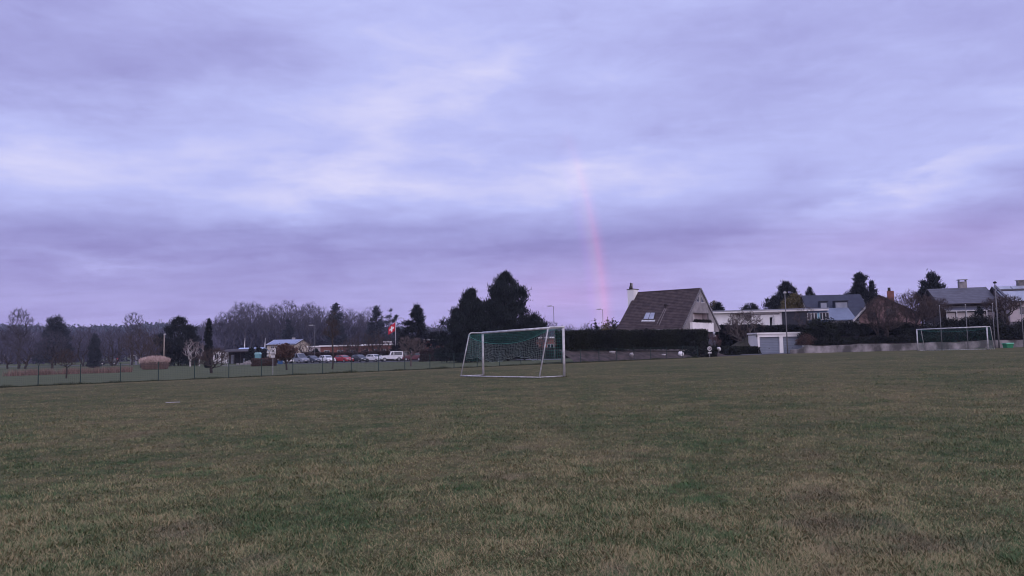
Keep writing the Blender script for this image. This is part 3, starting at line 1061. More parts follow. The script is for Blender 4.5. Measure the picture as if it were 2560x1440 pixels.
def mass(name, label, spots, mt, seed, cat='wood'):
    """undergrowth and trunks that read as one mass"""
    g = np.random.default_rng(seed)
    B = MB()
    for (x0, x1, Y0, Y1, y0, y1, n, kind) in spots:
        px = g.uniform(x0, x1, n); Y = g.uniform(Y0, Y1, n)
        for a, b in zip(px, Y):
            yt = y0 + (y1 - y0) * (a - x0) / (x1 - x0)
            p = at(a, 880, b); z = gz(p.x, b)
            h = (at(a, yt, b).z - z) * g.uniform(.72, 1.03)
            if h < 1: continue
            k = 46
            r = h * g.uniform(.12, .2)
            P = np.array([p.x, b, z + h * .5]) + g.normal(size=(k, 3)) * np.array([r, r, h * .24])
            P[:, 2] = np.clip(P[:, 2], z, z + h)
            if kind == 'twig':
                Dr = unit(np.array([0, 0, 1.0]) + g.normal(0, .45, (k, 3)))
                B.tris(slivers(P, Dr, h * .2, h * .028, g), g.random(k))
                B.tris(slivers(np.array([[p.x, b, z]]), np.array([[g.normal(0, .03), 0, 1.0]]), h * .9, .3, g), [0.3])
            else:
                B.tris(bushes(P, h * .09, g), g.random(k))
    o = B.build(name, mt)
    return tag(o, label, cat, kind='stuff')


M_wood = leaf_mat('haze_tinted_wood', (0.055, 0.053, 0.080), (0.085, 0.080, 0.115))  # blue haze of the distance painted into the stems and leaves
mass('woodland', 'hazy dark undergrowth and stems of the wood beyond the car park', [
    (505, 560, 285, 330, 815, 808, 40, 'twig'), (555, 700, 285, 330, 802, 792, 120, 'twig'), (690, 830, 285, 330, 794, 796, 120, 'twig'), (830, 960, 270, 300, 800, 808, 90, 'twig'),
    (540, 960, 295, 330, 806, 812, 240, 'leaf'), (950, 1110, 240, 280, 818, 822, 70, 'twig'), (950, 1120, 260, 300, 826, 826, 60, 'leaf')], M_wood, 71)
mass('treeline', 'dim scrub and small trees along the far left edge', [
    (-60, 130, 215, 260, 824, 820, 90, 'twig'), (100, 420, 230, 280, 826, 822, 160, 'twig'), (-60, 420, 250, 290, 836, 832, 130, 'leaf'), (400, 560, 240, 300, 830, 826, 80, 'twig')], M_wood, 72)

# far wooded hills
M_hill = mat('wooded_hill', (0.030, 0.034, 0.034), 0.95, (0.018, 0.022, 0.024), 0.02, detail=8, bump=0.3)
g = np.random.default_rng(5)
pts, fcs = [], []
nn_ = 120
for j, Y in enumerate([520, 640, 760, 900, 1000]):
    for i in range(nn_ + 1):
        px = -500 + 3400 * i / nn_
        env_ = np.interp(px, [-500, 0, 120, 200, 400, 520, 700, 1100, 1400, 1700, 2900], [818, 818, 822, 824, 816, 826, 830, 824, 832, 832, 830])
        ridge = at(px, env_ + 2 * math.sin(px * .03) + 1.5 * math.sin(px * .11), 900)
        k = [0, .3, .75, 1, .9][j]
        x = ridge.x * Y / 900
        z0 = gz(x, Y) - 1
        pts.append((x, Y, z0 + (ridge.z - z0) * k))
for j in range(4):
    for i in range(nn_):
        a = j * (nn_ + 1) + i
        fcs.append((a, a + 1, a + nn_ + 2, a + nn_ + 1))
tag(MB().poly(pts, fcs).build('hills', M_hill, smooth=True), 'low wooded hills on the horizon', 'hills', kind='structure')
B = MB()
for i in range(2600):
    k = g.random()
    px = -300 + 2900 * g.random()
    env_ = np.interp(px, [-500, 0, 120, 200, 400, 520, 700, 1100, 1400, 1700, 2900], [818, 818, 822, 824, 816, 826, 830, 824, 832, 832, 830])
    Y = 640 + 260 * k
    rr = at(px, env_, 900)
    kk = np.interp(Y, [520, 640, 760, 900], [0, .3, .75, 1])
    x = rr.x * Y / 900
    z0 = gz(x, Y) - 1
    c = np.array([x, Y, z0 + (rr.z - z0) * kk + 1])
    hh = g.uniform(5, 10)
    P = c + g.normal(size=(22, 3)) * np.array([3.2, 3.2, hh * .22])
    B.tris(bushes(P, 2.4, g), g.random(22))
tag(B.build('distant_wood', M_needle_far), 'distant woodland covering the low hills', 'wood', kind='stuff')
# ------------------------------------------------------------------ materials of built things
M_whitemetal = mat('white_paint', (0.52, 0.52, 0.53), 0.5, (0.34, 0.34, 0.34), 4, spec=.35)
M_greymetal = mat('galvanised_steel', (0.26, 0.26, 0.27), 0.5, (0.19, 0.19, 0.20), 3, spec=.5)
M_dullmetal = mat('dull_steel', (0.13, 0.13, 0.135), 0.6, (0.09, 0.09, 0.095), 3, spec=.3)
M_fence = mat('green_fence_paint', (0.018, 0.040, 0.036), 0.6, (0.012, 0.028, 0.026), 4)
M_white = mat('white_render', (0.80, 0.79, 0.79), 0.85, (0.66, 0.65, 0.65), .5)
M_netpale = mat('pale_net', (0.25, 0.30, 0.27), 0.9, (0.18, 0.23, 0.21), 3)
M_netgreen = mat('green_net', (0.05, 0.20, 0.165), 0.9, (0.035, 0.15, 0.125), 3)
M_asphalt = mat('asphalt', (0.075, 0.075, 0.078), 0.9, (0.05, 0.05, 0.053), 1.5, detail=8)
M_concrete = mat('weathered_concrete', (0.30, 0.28, 0.28), 0.9, (0.065, 0.062, 0.060), .75, detail=10, bump=.3, stretch=(1, 1, .7), lo=.40, hi=.66)
M_glass = mat('window_glass', (0.02, 0.025, 0.03), 0.08, (0.015, 0.02, 0.025), 1, spec=.8)
M_black = mat('black_rubber', (0.012, 0.012, 0.013), 0.8)
M_soil = mat('bare_soil', (0.060, 0.046, 0.044), 0.95, (0.022, 0.018, 0.017), 1.6, detail=9, bump=.6)
M_stone = mat('pale_stone', (0.36, 0.34, 0.34), 0.9, (0.24, 0.23, 0.23), 3, bump=.4)

# ------------------------------------------------------------------ fence along the pitch
f0, f1 = ground_at(95, 965.5), ground_at(1744, 894.5)
NI = 26
step = (f1 - f0) / NI
fe = empty('wire_fence', f0)
org = fe.location.copy()
wires = MB()
tops = []
HF = 1.33
for i in range(-3, NI + 1):
    p = f0 + step * i
    p.z = gz(p.x, p.y)
    q = p - org
    b = MB().box((0, 0, 0), (0.062, 0.062, 0.001)).tube([(0, 0, -.1), (0, 0, HF + .04)], .034, 8)
    b.box((0, 0, HF + .045), (0.075, 0.075, .02))
    ob = b.build('post', M_fence, fe)
    ob.location = q
    tops.append(q)
u = Vector((step.x, step.y, 0)).normalized()
n = Vector((-u.y, u.x, 0)) * .036
for a, b in zip(tops, tops[1:]):
    sag = g.uniform(0, .02)
    for z in [.06 + k * .127 for k in range(11)]:
        r = .0035 if z < 1.2 else .006
        wires.tube([a + n + Vector((0, 0, z)), (a + b) / 2 + n + Vector((0, 0, z - sag)), b + n + Vector((0, 0, z))], r, 3, cap=False)
    k = 21
    for j in range(1, k):
        c = a + (b - a) * (j / k) + n * 1.02
        wires.tube([c + Vector((0, 0, .05)), c + Vector((0, 0, 1.33))], .0026, 3, cap=False)
wires.build('wire_mesh', M_fence, fe)
tag(fe, 'long low green wire mesh fence along the far edge of the pitch', 'fence')
# long grass left uncut under the fence; shadow gap painted into its dark colour
N = 26000
s = g.uniform(-3, NI, N); w = g.normal(.10, .16, N)
X = f0.x + step.x * s - u.y * w; Y = f0.y + step.y * s + u.x * w
lump = .4 + 1.1 * vnoise(X * 1.0, Y * 1.0, .9, 9) ** 1.5
P = np.stack([X, Y, gz_np(X, Y) - .01], -1)
Dr = unit(g.normal(0, .5, (N, 3)) + np.array([0, 0, 1.0]))
M_long = leaf_mat('uncut_grass', (0.018, 0.028, 0.014), (0.060, 0.066, 0.034))
tag(MB().tris(slivers(P, Dr, .20 * lump * g.uniform(.5, 1.3, N), .022, g), g.random(N)).build('tall_grass', M_long), 'shade-tinted uncut grass along the foot of the fence', 'grass', kind='stuff')


# ------------------------------------------------------------------ goals
def goal(name, left, right, back, label, group, tied):
    """left, right: feet of the posts on the ground; back: unit vector from the mouth to the net"""
    o = empty(name, (left + right) / 2)
    c = o.location.copy()
    d = (right - left); d.z = 0
    W = d.length; u = d.normalized()
    zl, zr = left.z - c.z, right.z - c.z
    H = 2.44
    A = lambda t, b, z: u * (t - .5) * W + back * b + Vector((0, 0, zl + (zr - zl) * t + z))
    rz = math.atan2(u.y, u.x)
    for t in (0, 1):
        MB().tube([A(t, 0, -.05), A(t, 0, H - .06)], .062, 12).build('post', M_whitemetal, o, True)
    MB().tube([A(-.008, 0, H), A(1.008, 0, H)], .062, 12).build('crossbar', M_whitemetal, o, True)
    dt, db = .98, 1.5
    for t in (0.004, .996):
        pts = [A(t, .05, H), A(t, dt - .22, H)]
        pts += [A(t, dt - .22 + .20 * math.sin(k * .26), H - .20 * (1 - math.cos(k * .26))) for k in range(1, 5)]
        pts += [A(t, db, .06)]
        MB().tube(pts, .032, 8).build('net_stay', M_whitemetal, o, True)
        MB().tube([A(t, 0.05, .04), A(t, db, .04)], .030, 8).build('side_ground_bar', M_whitemetal, o, True)
    MB().tube([A(-.004, db, .04), A(1.004, db, .04)], .030, 8).build('rear_ground_bar', M_whitemetal, o, True)
    # net: roof, back and sides, of thin twine
    S = .135
    tw_, tn_ = (.0028, .0040) if tied else (.0020, .0022)
    zb = .92 if tied else .08
    edge = lambda t: H - .09 - (.62 if tied else .3) * (4 * t * (1 - t)) ** .75    # the rear edge of the roof sags
    nb = lambda t: dt + (db - dt) * (H - edge(t)) / H - .12 * 4 * t * (1 - t) * tied
    roof, net = MB(), MB()
    nx_ = int(W / S)
    ex = lambda t, k: A(t, nb(t) * k, (H - .07) + (edge(t) - H + .07) * k ** 1.2)
    for i in range(nx_ + 1):
        t = .006 + .988 * i / nx_
        roof.tube([ex(t, k / 6) for k in range(7)], tw_, 3, cap=False)
        wv = .03 * math.sin(i * .7)
        z1 = zb + .12 * math.sin(i * .21) + .05 * math.sin(i * .9)
        zt = edge(t)
        pts = []
        for k in range(8):
            zz = zt + (z1 - zt) * k / 7
            bb = nb(t) + (dt + (db - dt) * (1 - zz / H) * (.55 if tied else 1) - nb(t)) * (k / 7)
            pts.append(A(min(max(t + .006 * math.sin(k * 1.1 + i * .5), .004), .996), bb + wv * k / 7, zz))
        net.tube(pts, tn_, 3, cap=False)
    for k in range(1, 8):
        roof.tube([ex(.006 + .988 * i / 24, k / 7) for i in range(25)], tw_ if k < 7 else tw_ * 5.5, 3, cap=False)
    nr = int((H - zb) / S)
    for k in range(1, nr + 1):
        pts = []
        for i in range(31):
            t = .006 + .988 * i / 30
            z1 = zb + .12 * math.sin(t * nx_ * .21) + .05 * math.sin(t * nx_ * .9)
            f = k / nr
            zz = edge(t) + (z1 - edge(t)) * f
            bb = nb(t) + (dt + (db - dt) * (1 - zz / H) * (.55 if tied else 1) - nb(t)) * f
            pts.append(A(t, bb, zz + .015 * math.sin(i * 2.1 + k)))
        net.tube(pts, tn_ if k < nr else tn_ * 2, 3, cap=False)
    roof.build('net_roof', M_netgreen, o)
    net.build('net', M_netpale if tied else M_netgreen, o)
    for t in (.004, .996):
        sd_ = MB()
        for k in range(1, 12):
            b = k * S * .9
            if b > db: break
            zt = H - .05 if b < dt - .1 else max((H - .2) * (db - b) / (db - dt + .1), .3)
            if zt < zb + .1: continue
            sd_.tube([A(t, b, zt), A(t, b * .97 + .02, zb + (zt - zb) * .5), A(t, b * .96 + .03, zb + .04 * math.sin(k))], tn_, 3, cap=False)
        for k in range(1, nr + 1):
            zz = H - (H - zb) * k / nr
            be = dt + (db - dt) * (1 - zz / H) - .05
            sd_.tube([A(t, .05, zz), A(t, be * .5, zz - .03), A(t, be, zz)], tn_, 3, cap=False)
        sd_.build('side_net', M_netgreen, o)
    return tag(o, label, 'goal', group)


gl, gr_ = ground_at(1213, 939.5), ground_at(1404.5, 942.5)
d = Vector((gr_.x - gl.x, gr_.y - gl.y, 0)).normalized()
mid = (gl + gr_) / 2
gl, gr_ = mid - d * 3.66, mid + d * 3.66
for q in (gl, gr_): q.z = gz(q.x, q.y)
bk = Vector((d.y, -d.x, 0))
if bk.y > 0: bk = -bk
goal('football_goal', gl, gr_, bk, 'nearer white football goal seen from behind, its pale net tied up off the ground', 'football goals on the pitch', True)
q = stand(2380, 82)[0]
fl, fr = q - d * 3.66, q + d * 3.66
for k in (fl, fr): k.z = gz(k.x, k.y)
goal('football_goal', fl, fr, -bk, 'far white football goal with a dark net in front of the concrete wall', 'football goals on the pitch', False)

# a fringe of longer grass where the mower cannot reach
N = 9000
P = []
for L_, R2, bk2 in ((gl, gr_, bk), (fl, fr, -bk)):
    ends = [L_, R2, R2 + bk2 * 1.5, L_ + bk2 * 1.5]
    for a_, c_ in ((ends[3], ends[2]), (ends[0], ends[3]), (ends[1], ends[2])):
        k_ = int(1800 * (c_ - a_).length / 7.3)
        tt = g.random(k_)
        P.append(np.stack([a_.x + (c_.x - a_.x) * tt + g.normal(0, .05, k_), a_.y + (c_.y - a_.y) * tt + g.normal(0, .05, k_), np.zeros(k_)], -1))
    for a_ in ends[:2]:
        P.append(np.stack([a_.x + g.normal(0, .09, 260), a_.y + g.normal(0, .09, 260), np.zeros(260)], -1))
P = np.concatenate(P); P[:, 2] = gz_np(P[:, 0], P[:, 1]) - .01
n_ = len(P)
tag(MB().tris(slivers(P, unit(g.normal(0, .45, (n_, 3)) + np.array([0, 0, 1.0])), g.uniform(.05, .13, n_), .012, g), g.random(n_)).build('tall_grass', leaf_mat('fringe_grass', (.030, .044, .020), (.12, .11, .055))), 'fringe of longer grass along the bars of the goals', 'grass', kind='stuff')

# scrap of white line left in the turf
q = ground_at(432, 1008)
MBl = MB().box((0, 0, 0), (.42, .05, .012), .25)
tag(MBl.build('pitch_marking', M_whitemetal, loc=(q.x, q.y, q.z + .03)), 'faint scrap of white line on the turf', kind='structure')


# ------------------------------------------------------------------ lamps, poles, signs
def street_lamp(px, Y, ytop, label, head=-1, pale=False, name='street_lamp', arm=.9):
    p, h = stand(px, Y, ytop)
    o = empty(name, p)
    MB().tube([(0, 0, -.2), (0, 0, 1.1), (0, 0, 1.15), (0, 0, h - .05)], [.075, .075, .055, .042], 10).build('pole', M_dullmetal, o, True)
    if head:
        MB().tube([(0, 0, h - .06), (head * arm * .35, 0, h - .01)], .03, 8).build('arm', M_greymetal, o)
        hd = MB().prism([(head * arm * .3, -.13, h - .05), (head * arm, -.09, h - .03), (head * arm * 1.02, -.08, h + .05), (head * arm * .3, -.1, h + .10)], (0, .24, 0)).build('lamp_head', M_whitemetal if pale else M_greymetal, o)
        MB().box((head * arm * .66, 0, h - .055), (arm * .45, .16, .012)).build('lamp_glass', M_glass, hd)
    return tag(o, label, 'street lamp', 'street lamps')


street_lamp(1386.5, 112, 765, 'street lamp between the tallest pine and the hedge, its pale foot seen through the goal', arm=1.0)
street_lamp(1509.5, 122, 773, 'street lamp against the foot of the rainbow, left of the steep-roofed house', arm=1.0)
street_lamp(1010, 162, 795, 'street lamp between the red flag and the ragged conifer', arm=1.2)
street_lamp(787, 158, 813, 'street lamp with a pale flat head left of the larch', arm=1.3, pale=True)


def plain_pole(name, px, py, ytop, label, cat, group, r=.05, cap='cap', cm=None, pm=None):
    p, h = stand(px, py, ytop)
    o = empty(name, p)
    MB().tube([(0, 0, -.2), (0, 0, h * .35), (0, 0, h - .05)], [r * 1.25, r, r * .75], 10).build('pole', pm or M_greymetal, o, True)
    if cap == 'flood':
        MB().box((0, 0, h + .02), (.30, .24, .16)).prism([(-.08, -.1, h + .1), (.08, -.1, h + .1), (.05, -.1, h + .18), (-.05, -.1, h + .18)], (0, .2, 0)).build('floodlight', cm or M_greymetal, o)
    else:
        MB().lathe((0, 0, h - .06), [(r * .8, 0), (r * 1.1, .02), (r * 1.1, .06), (r * .3, .09)], 10).build('cap', cm or M_whitemetal, o)
    return tag(o, label, cat, group)


plain_pole('light_pole', 1969, 92, 732, 'tall grey pole with a small pale head before the garage doors', 'pole', None, .07, 'flood', M_whitemetal, M_dullmetal)
plain_pole('light_pole', 2499, 87, 707, 'tall dark floodlight pole beside the far goal, the highest on the right', 'pole', None, .075, 'flood', M_black, M_dullmetal)
for px, pb, yt, lb in [(2356, 87.5, 764, 'thin steel pole standing behind the far goal, nearer its left post'), (2421, 86.5, 761, 'thin steel pole behind the far goal, nearer its right post'),
                       (2489, 85.5, 758, 'thin steel pole close beside the tall floodlight pole'), (2561, 84.5, 757, 'thin steel pole beyond the green bin')]:
    plain_pole('net_pole', px, pb, yt, lb, 'pole', 'thin ball net poles behind the far goal', .045, 'cap', None, M_dullmetal)
p, h = stand(410, 138, 834)
o = empty('wooden_pole', p)
MB().tube([(0, 0, -.2), (0, 0, h)], [.13, .09], 9).build('pole', mat('grey_wood', (.30, .26, .22), .9, (.2, .17, .15), 5), o, True)
MB().box((.1, 0, h - .1), (.34, .2, .16)).build('lamp_head', M_whitemetal, o)
tag(o, 'pale wooden pole between the reed clump and the black pine', 'pole')

# flag: white cross on red, flying from a white mast
p, h = stand(989, 160, 806)
o = empty('flagpole', p)
MB().tube([(0, 0, -.2), (0, 0, h + .3)], [.07, .05], 10).build('pole', M_whitemetal, o, True)
MB().lathe((0, 0, h + .28), [(.03, 0), (.08, .05), (.03, .12)], 8).build('finial', M_whitemetal, o)
tag(o, 'white flagpole carrying the red flag behind the white off-roader', 'flagpole')
mt, nt, b = new_mat('red_flag')
b.inputs['Roughness'].default_value = .8
L = nt.links.new
a = nt.nodes.new('ShaderNodeUVMap')
sp = nt.nodes.new('ShaderNodeSeparateXYZ'); L(a.outputs[0], sp.inputs[0])
def fm(op, x, y):
    n_ = nt.nodes.new('ShaderNodeMath'); n_.operation = op
    for i, v in enumerate((x, y)):
        if isinstance(v, (int, float)): n_.inputs[i].default_value = v
        else: L(v, n_.inputs[i])
    return n_.outputs[0]
dx = fm('ABSOLUTE', fm('SUBTRACT', sp.outputs[0], .5), 0); dy = fm('ABSOLUTE', fm('SUBTRACT', sp.outputs[1], .5), 0)
arm1 = fm('MULTIPLY', fm('LESS_THAN', dx, .10), fm('LESS_THAN', dy, .32))
arm2 = fm('MULTIPLY', fm('LESS_THAN', dx, .32), fm('LESS_THAN', dy, .10))
mxn = nt.nodes.new('ShaderNodeMix'); mxn.data_type = 'RGBA'
mxn.inputs['A'].default_value = (.52, .012, .03, 1); mxn.inputs['B'].default_value = (.8, .8, .8, 1)
L(fm('MAXIMUM', arm1, arm2), mxn.inputs['Factor']); L(mxn.outputs['Result'], b.inputs['Base Color'])
K = 16
me = bpy.data.meshes.new('flag')
pts, fcs, uv = [], [], []
S_ = 1.85
for j in range(K + 1):
    for i in range(K + 1):
        s_, t_ = i / K, j / K
        pts.append((-.07 - S_ * .80 * s_, .10 * math.sin(s_ * 7 + t_) * s_ + .05 * math.sin(s_ * 15), -S_ * (1 - t_) - S_ * .62 * s_ ** 1.1 + .06 * math.sin(s_ * 9 + 3 * t_) * s_ + .30 * s_ * (1 - t_)))
        uv.append((s_, t_))
for j in range(K):
    for i in range(K):
        q = j * (K + 1) + i
        fcs.append((q, q + 1, q + K + 2, q + K + 1))
me.from_pydata(pts, [], fcs)
ul = me.uv_layers.new(name='UVMap')
for lp in me.loops: ul.data[lp.index].uv = uv[lp.vertex_index]
me.polygons.foreach_set('use_smooth', [True] * len(me.polygons))
me.materials.append(mt)
fo = bpy.data.objects.new('flag', me); col.objects.link(fo)
fo.location = (p.x, p.y, p.z + h)
sol = fo.modifiers.new('thickness', 'SOLIDIFY'); sol.thickness = .012
tag(fo, 'red flag with a white cross, drooping to the left of its mast', 'flag')
for px, lb in [(612, 'thin white flagpole with a furled pennant above the blue-roofed hut'), (663, 'thin white flagpole with a furled pennant beside the gable of the cream house')]:
    p, h = stand(px, 188, 845)
    o = empty('flagpole', p)
    MB().tube([(0, 0, 0), (0, 0, h)], .05, 8).build('pole', M_whitemetal, o)
    MB().prism([(0, -.03, h - .1), (-.20, -.03, h - 1.9), (-.15, -.03, h - 3.2), (0, -.03, h - 2.4)], (0, .06, 0)).build('pennant', M_white, o)
    tag(o, lb, 'flagpole')


def sign(px, Y, yc, w, h, label, face='square', pm=None, fm_=None, extra=None, base=None, ground=None):
    p, _ = stand(px, Y, None)
    zc = at(px, yc, Y).z - p.z
    o = empty('road_sign', p)
    MB().tube([(0, 0, -.1), (0, 0, zc + h / 2)], .03, 8).build('pole', pm or M_greymetal, o)
    if face == 'square':
        f_ = MB().box((0, -.045, zc), (w, .02, h)).build('plate', fm_ or M_whitemetal, o)
    elif face == 'round':
        f_ = MB().prism([(w / 2 * math.cos(k * math.pi / 12), -.035, zc + h / 2 * math.sin(k * math.pi / 12)) for k in range(24)], (0, -.02, 0)).build('plate', fm_ or M_whitemetal, o)
    else:
        f_ = MB().prism([(-w / 2, -.035, zc + h * .4), (0, -.035, zc - h * .6), (w / 2, -.035, zc + h * .4)], (0, -.02, 0)).build('plate', fm_ or M_whitemetal, o)
    if extra: extra(o, f_, zc)
    return tag(o, label, 'sign')


def park_marks(o, f_, zc):
    k = MB()
    for a in (45, -45):
        k.box((.03, -.058, zc + .05), (.34, .006, .055), M=Matrix.Rotation(R(a), 3, 'Y'))
    k.box((0, -.0585, zc - .20), (.40, .006, .03)).box((-.16, -.0585, zc + .08), (.05, .006, .2))
    k.build('pictogram', M_black, f_)
    MB().box((0, -.045, zc - .42), (.36, .02, .22)).build('small_plate', M_whitemetal, o)
sign(682.5, 64, 878.5, .52, .52, 'white square sign with dark marks on a post just behind the fence', extra=park_marks)


def round_marks(o, f_, zc):
    MB().prism([(.19 * math.cos(k * math.pi / 10) + .02, -.058, zc + .14 * math.sin(k * math.pi / 10)) for k in range(20)], (0, -.006, 0)).build('dark_symbol', mat('worn_symbol', (.16, .15, .16), .8), f_)
    MB().box((-.05, -.066, zc + .02), (.14, .004, .07)).build('pale_symbol', M_whitemetal, f_)
    MB().box((0, -.045, zc - .46), (.42, .02, .16)).build('small_plate', M_whitemetal, o)
q = ground_at(1774.5, 894)
sign(1774, q.y, 871.5, .5, .5, 'round pale traffic sign with a small plate on a low post by the drive', 'round', extra=round_marks)
M_redsign = mat('red_sign', (.34, .05, .06), .6)
sign(740, 153, 875.5, .75, .6, 'red and white triangular sign behind the silver van', 'tri', fm_=M_redsign)
def sub(o, f_, zc): MB().box((0, -.045, zc - .7), (.45, .02, .35)).build('small_plate', M_whitemetal, o)
sign(670, 150, 880, .5, .5, 'small round white sign with a plate, left of the cream house', 'round', extra=sub)
p, h = stand(1238, 132, 855)
o = empty('notice_board', p)
for sx_ in (-.5, .5): MB().box((sx_, .05, h / 2 - .1), (.07, .07, h - .1)).build('post', M_greymetal, o)
MB().box((0, 0, h - .6), (1.35, .05, 1.2)).build('board', M_whitemetal, o)
MB().prism([(.33 + .12 * math.cos(k * .524), -.03, h - .55 + .12 * math.sin(k * .524)) for k in range(12)], (0, -.006, 0)).build('dark_mark', M_black, o)
tag(o, 'white notice board with a dark mark, seen through the near goal', 'sign')
# ------------------------------------------------------------------ car park
M_tyre, M_rim = M_black, mat('wheel_rim', (.45, .45, .46), .35, metal=.6)
M_lamp = mat('headlamp_glass', (.6, .6, .62), .1, spec=.8)
M_tail = mat('tail_lamp', (.25, .012, .012), .3, spec=.6)


def paint(n, c): return mat(n, c, .28, tuple(x * .9 for x in c), 2, spec=.6)


CAR = {
    'hatchback': (4.0, 1.74, [(-2.0, .32), (-2.0, .80), (-1.93, .96), (.80, .98), (1.70, .84), (1.96, .62), (2.0, .32)], [(-1.93, .95), (-1.62, 1.40), (-1.0, 1.48), (.05, 1.45), (.95, .97)], (-1.25, 1.25), .31),
    'saloon': (4.45, 1.78, [(-2.2, .32), (-2.22, .85), (-2.1, .98), (.85, .98), (1.9, .84), (2.2, .60), (2.22, .30)], [(-2.0, .97), (-1.35, 1.40), (-.6, 1.46), (.1, 1.42), (1.05, .97)], (-1.35, 1.38), .32),
    'van': (4.9, 1.92, [(-2.42, .35), (-2.45, 1.05), (1.45, 1.05), (2.2, .92), (2.42, .7), (2.45, .32)], [(-2.43, 1.04), (-2.30, 1.88), (-1.8, 1.95), (.70, 1.93), (1.60, 1.04)], (-1.5, 1.55), .33),
    'offroader': (4.4, 1.79, [(-2.1, .5), (-2.1, 1.18), (.75, 1.18), (.80, 1.20), (2.08, 1.14), (2.12, .5)], [(-2.1, 1.17), (-2.08, 1.92), (-1.9, 1.98), (.20, 1.97), (.55, 1.18)], (-1.35, 1.45), .39),
    'estate': (4.6, 1.82, [(-2.28, .34), (-2.3, .95), (-2.2, 1.06), (.80, 1.06), (1.9, .94), (2.26, .7), (2.28, .32)], [(-2.2, 1.05), (-1.95, 1.55), (-1.5, 1.64), (.1, 1.60), (1.02, 1.05)], (-1.38, 1.40), .34)}


def car(kind, px, Y, heading, pm, label, group='cars parked in a row beyond the fence', name='parked_car', z=None):
    Lc, W, low, cab, wx, wr = CAR[kind]
    p, _ = stand(px, Y)
    o = empty(name, (p.x, p.y, p.z + .05 if z is None else z), R(heading))
    b = MB()
    def loft(poly, y0, y1):
        n_ = len(poly)
        for sgn in (-1, 1):
            pass
        pts = [(x, -(y0 + (y1 - y0) * k), zz) for (x, zz), k in poly] + [(x, (y0 + (y1 - y0) * k), zz) for (x, zz), k in poly]
        fs = [tuple(range(n_)), tuple(reversed(range(n_, 2 * n_)))] + [(i, n_ + i, n_ + (i + 1) % n_, (i + 1) % n_) for i in range(n_)]
        b.poly(pts, fs)
    zt = max(zz for _, zz in cab); zb = min(zz for _, zz in cab)
    loft([((x, zz), 0 if .4 < zz < .9 else .5) for x, zz in low], W / 2, W / 2 - .08)
    loft([((x, zz - .004), (zz - zb) / (zt - zb)) for x, zz in cab], W / 2 - .06, W / 2 - .20)
    body = b.build('body', pm, o)
    cx = sum(x for x, _ in cab) / len(cab); cz = sum(zz for _, zz in cab) / len(cab)
    for s_ in (-1, 1):
        pts = []
        for x, zz in cab:
            x2 = cx + (x - cx) * .86; z2 = zb + .06 + (zz - zb) * .80
            y = (W / 2 - .06 - .14 * (z2 - zb) / (zt - zb)) + .012
            pts.append((x2, s_ * y, z2))
        sw = MB().prism(pts, (0, s_ * -.01, 0)).build('side_window', M_glass, o)
        pl = MB()
        for xx in ([-.35] if kind != 'van' else [.15, -.95]):
            pl.box((xx, s_ * (W / 2 - .105), (zb + zt) / 2), (.09, .06, (zt - zb) * .86), M=Matrix.Rotation(s_ * .25, 3, 'X'))
        pl.build('pillar', pm, sw)
    for nm, (xa, za), (xb, zb_) in (('windscreen', cab[-1], cab[-2]), ('rear_window', cab[0], cab[1])):
        sg = 1 if nm == 'windscreen' else -1
        pa = (xa * .92 + xb * .08, za * .92 + zb_ * .08); pb = (xa * .1 + xb * .9, za * .1 + zb_ * .9)
        wa, wb = W / 2 - .14, W / 2 - .25
        MB().prism([(pa[0] + sg * .012, -wa, pa[1] + .012), (pa[0] + sg * .012, wa, pa[1] + .012), (pb[0] + sg * .012, wb, pb[1] + .012), (pb[0] + sg * .012, -wb, pb[1] + .012)], (-sg * .006, 0, -.006)).build(nm, M_glass, o)
    for x in wx:
        for s_ in (-1, 1):
            w_ = MB().tube([(x, s_ * (W / 2 - .20), wr), (x, s_ * (W / 2 + .012), wr)], wr, 18).build('wheel', M_tyre, o)
            MB().tube([(x, s_ * (W / 2 - .02), wr), (x, s_ * (W / 2 + .022), wr)], wr * .62, 12).build('rim', M_rim, w_)
    for s_ in (-1, 1):
        MB().box((low[-2][0] - .02, s_ * (W / 2 - .30), low[-2][1] + .10), (.16, .34, .16)).build('headlight', M_lamp, o)
        MB().box((low[1][0] - .0, s_ * (W / 2 - .16), low[1][1] - .02), (.06, .2, .26)).build('tail_light', M_tail, o)
    MB().box((low[-1][0] - .01, 0, .44), (.08, W * .62, .14)).build('grille', M_black, o)
    MB().box((low[0][0], 0, .62), (.05, .52, .12)).box((low[-1][0] + .02, 0, .50), (.05, .52, .11)).build('number_plate', M_whitemetal, o)
    for s_ in (-1, 1):
        MB().box((cab[-1][0] - .25, s_ * (W / 2 + .07), 1.02 if kind not in ('van', 'offroader') else 1.25), (.12, .2, .14)).build('mirror', pm, o)
    if kind in ('offroader', 'estate'):
        r_ = MB()
        for s_ in (-1, 1): r_.tube([(-1.6, s_ * (W / 2 - .3), zt + .07), (.0, s_ * (W / 2 - .3), zt + .06)], .025, 5)
        for x in (-1.4, -.3): r_.tube([(x, -W / 2 + .28, zt + .075), (x, W / 2 - .28, zt + .075)], .022, 5)
        r_.build('roof_rack', M_black, o)
    return tag(o, label, 'car' if kind != 'van' else 'van', group)


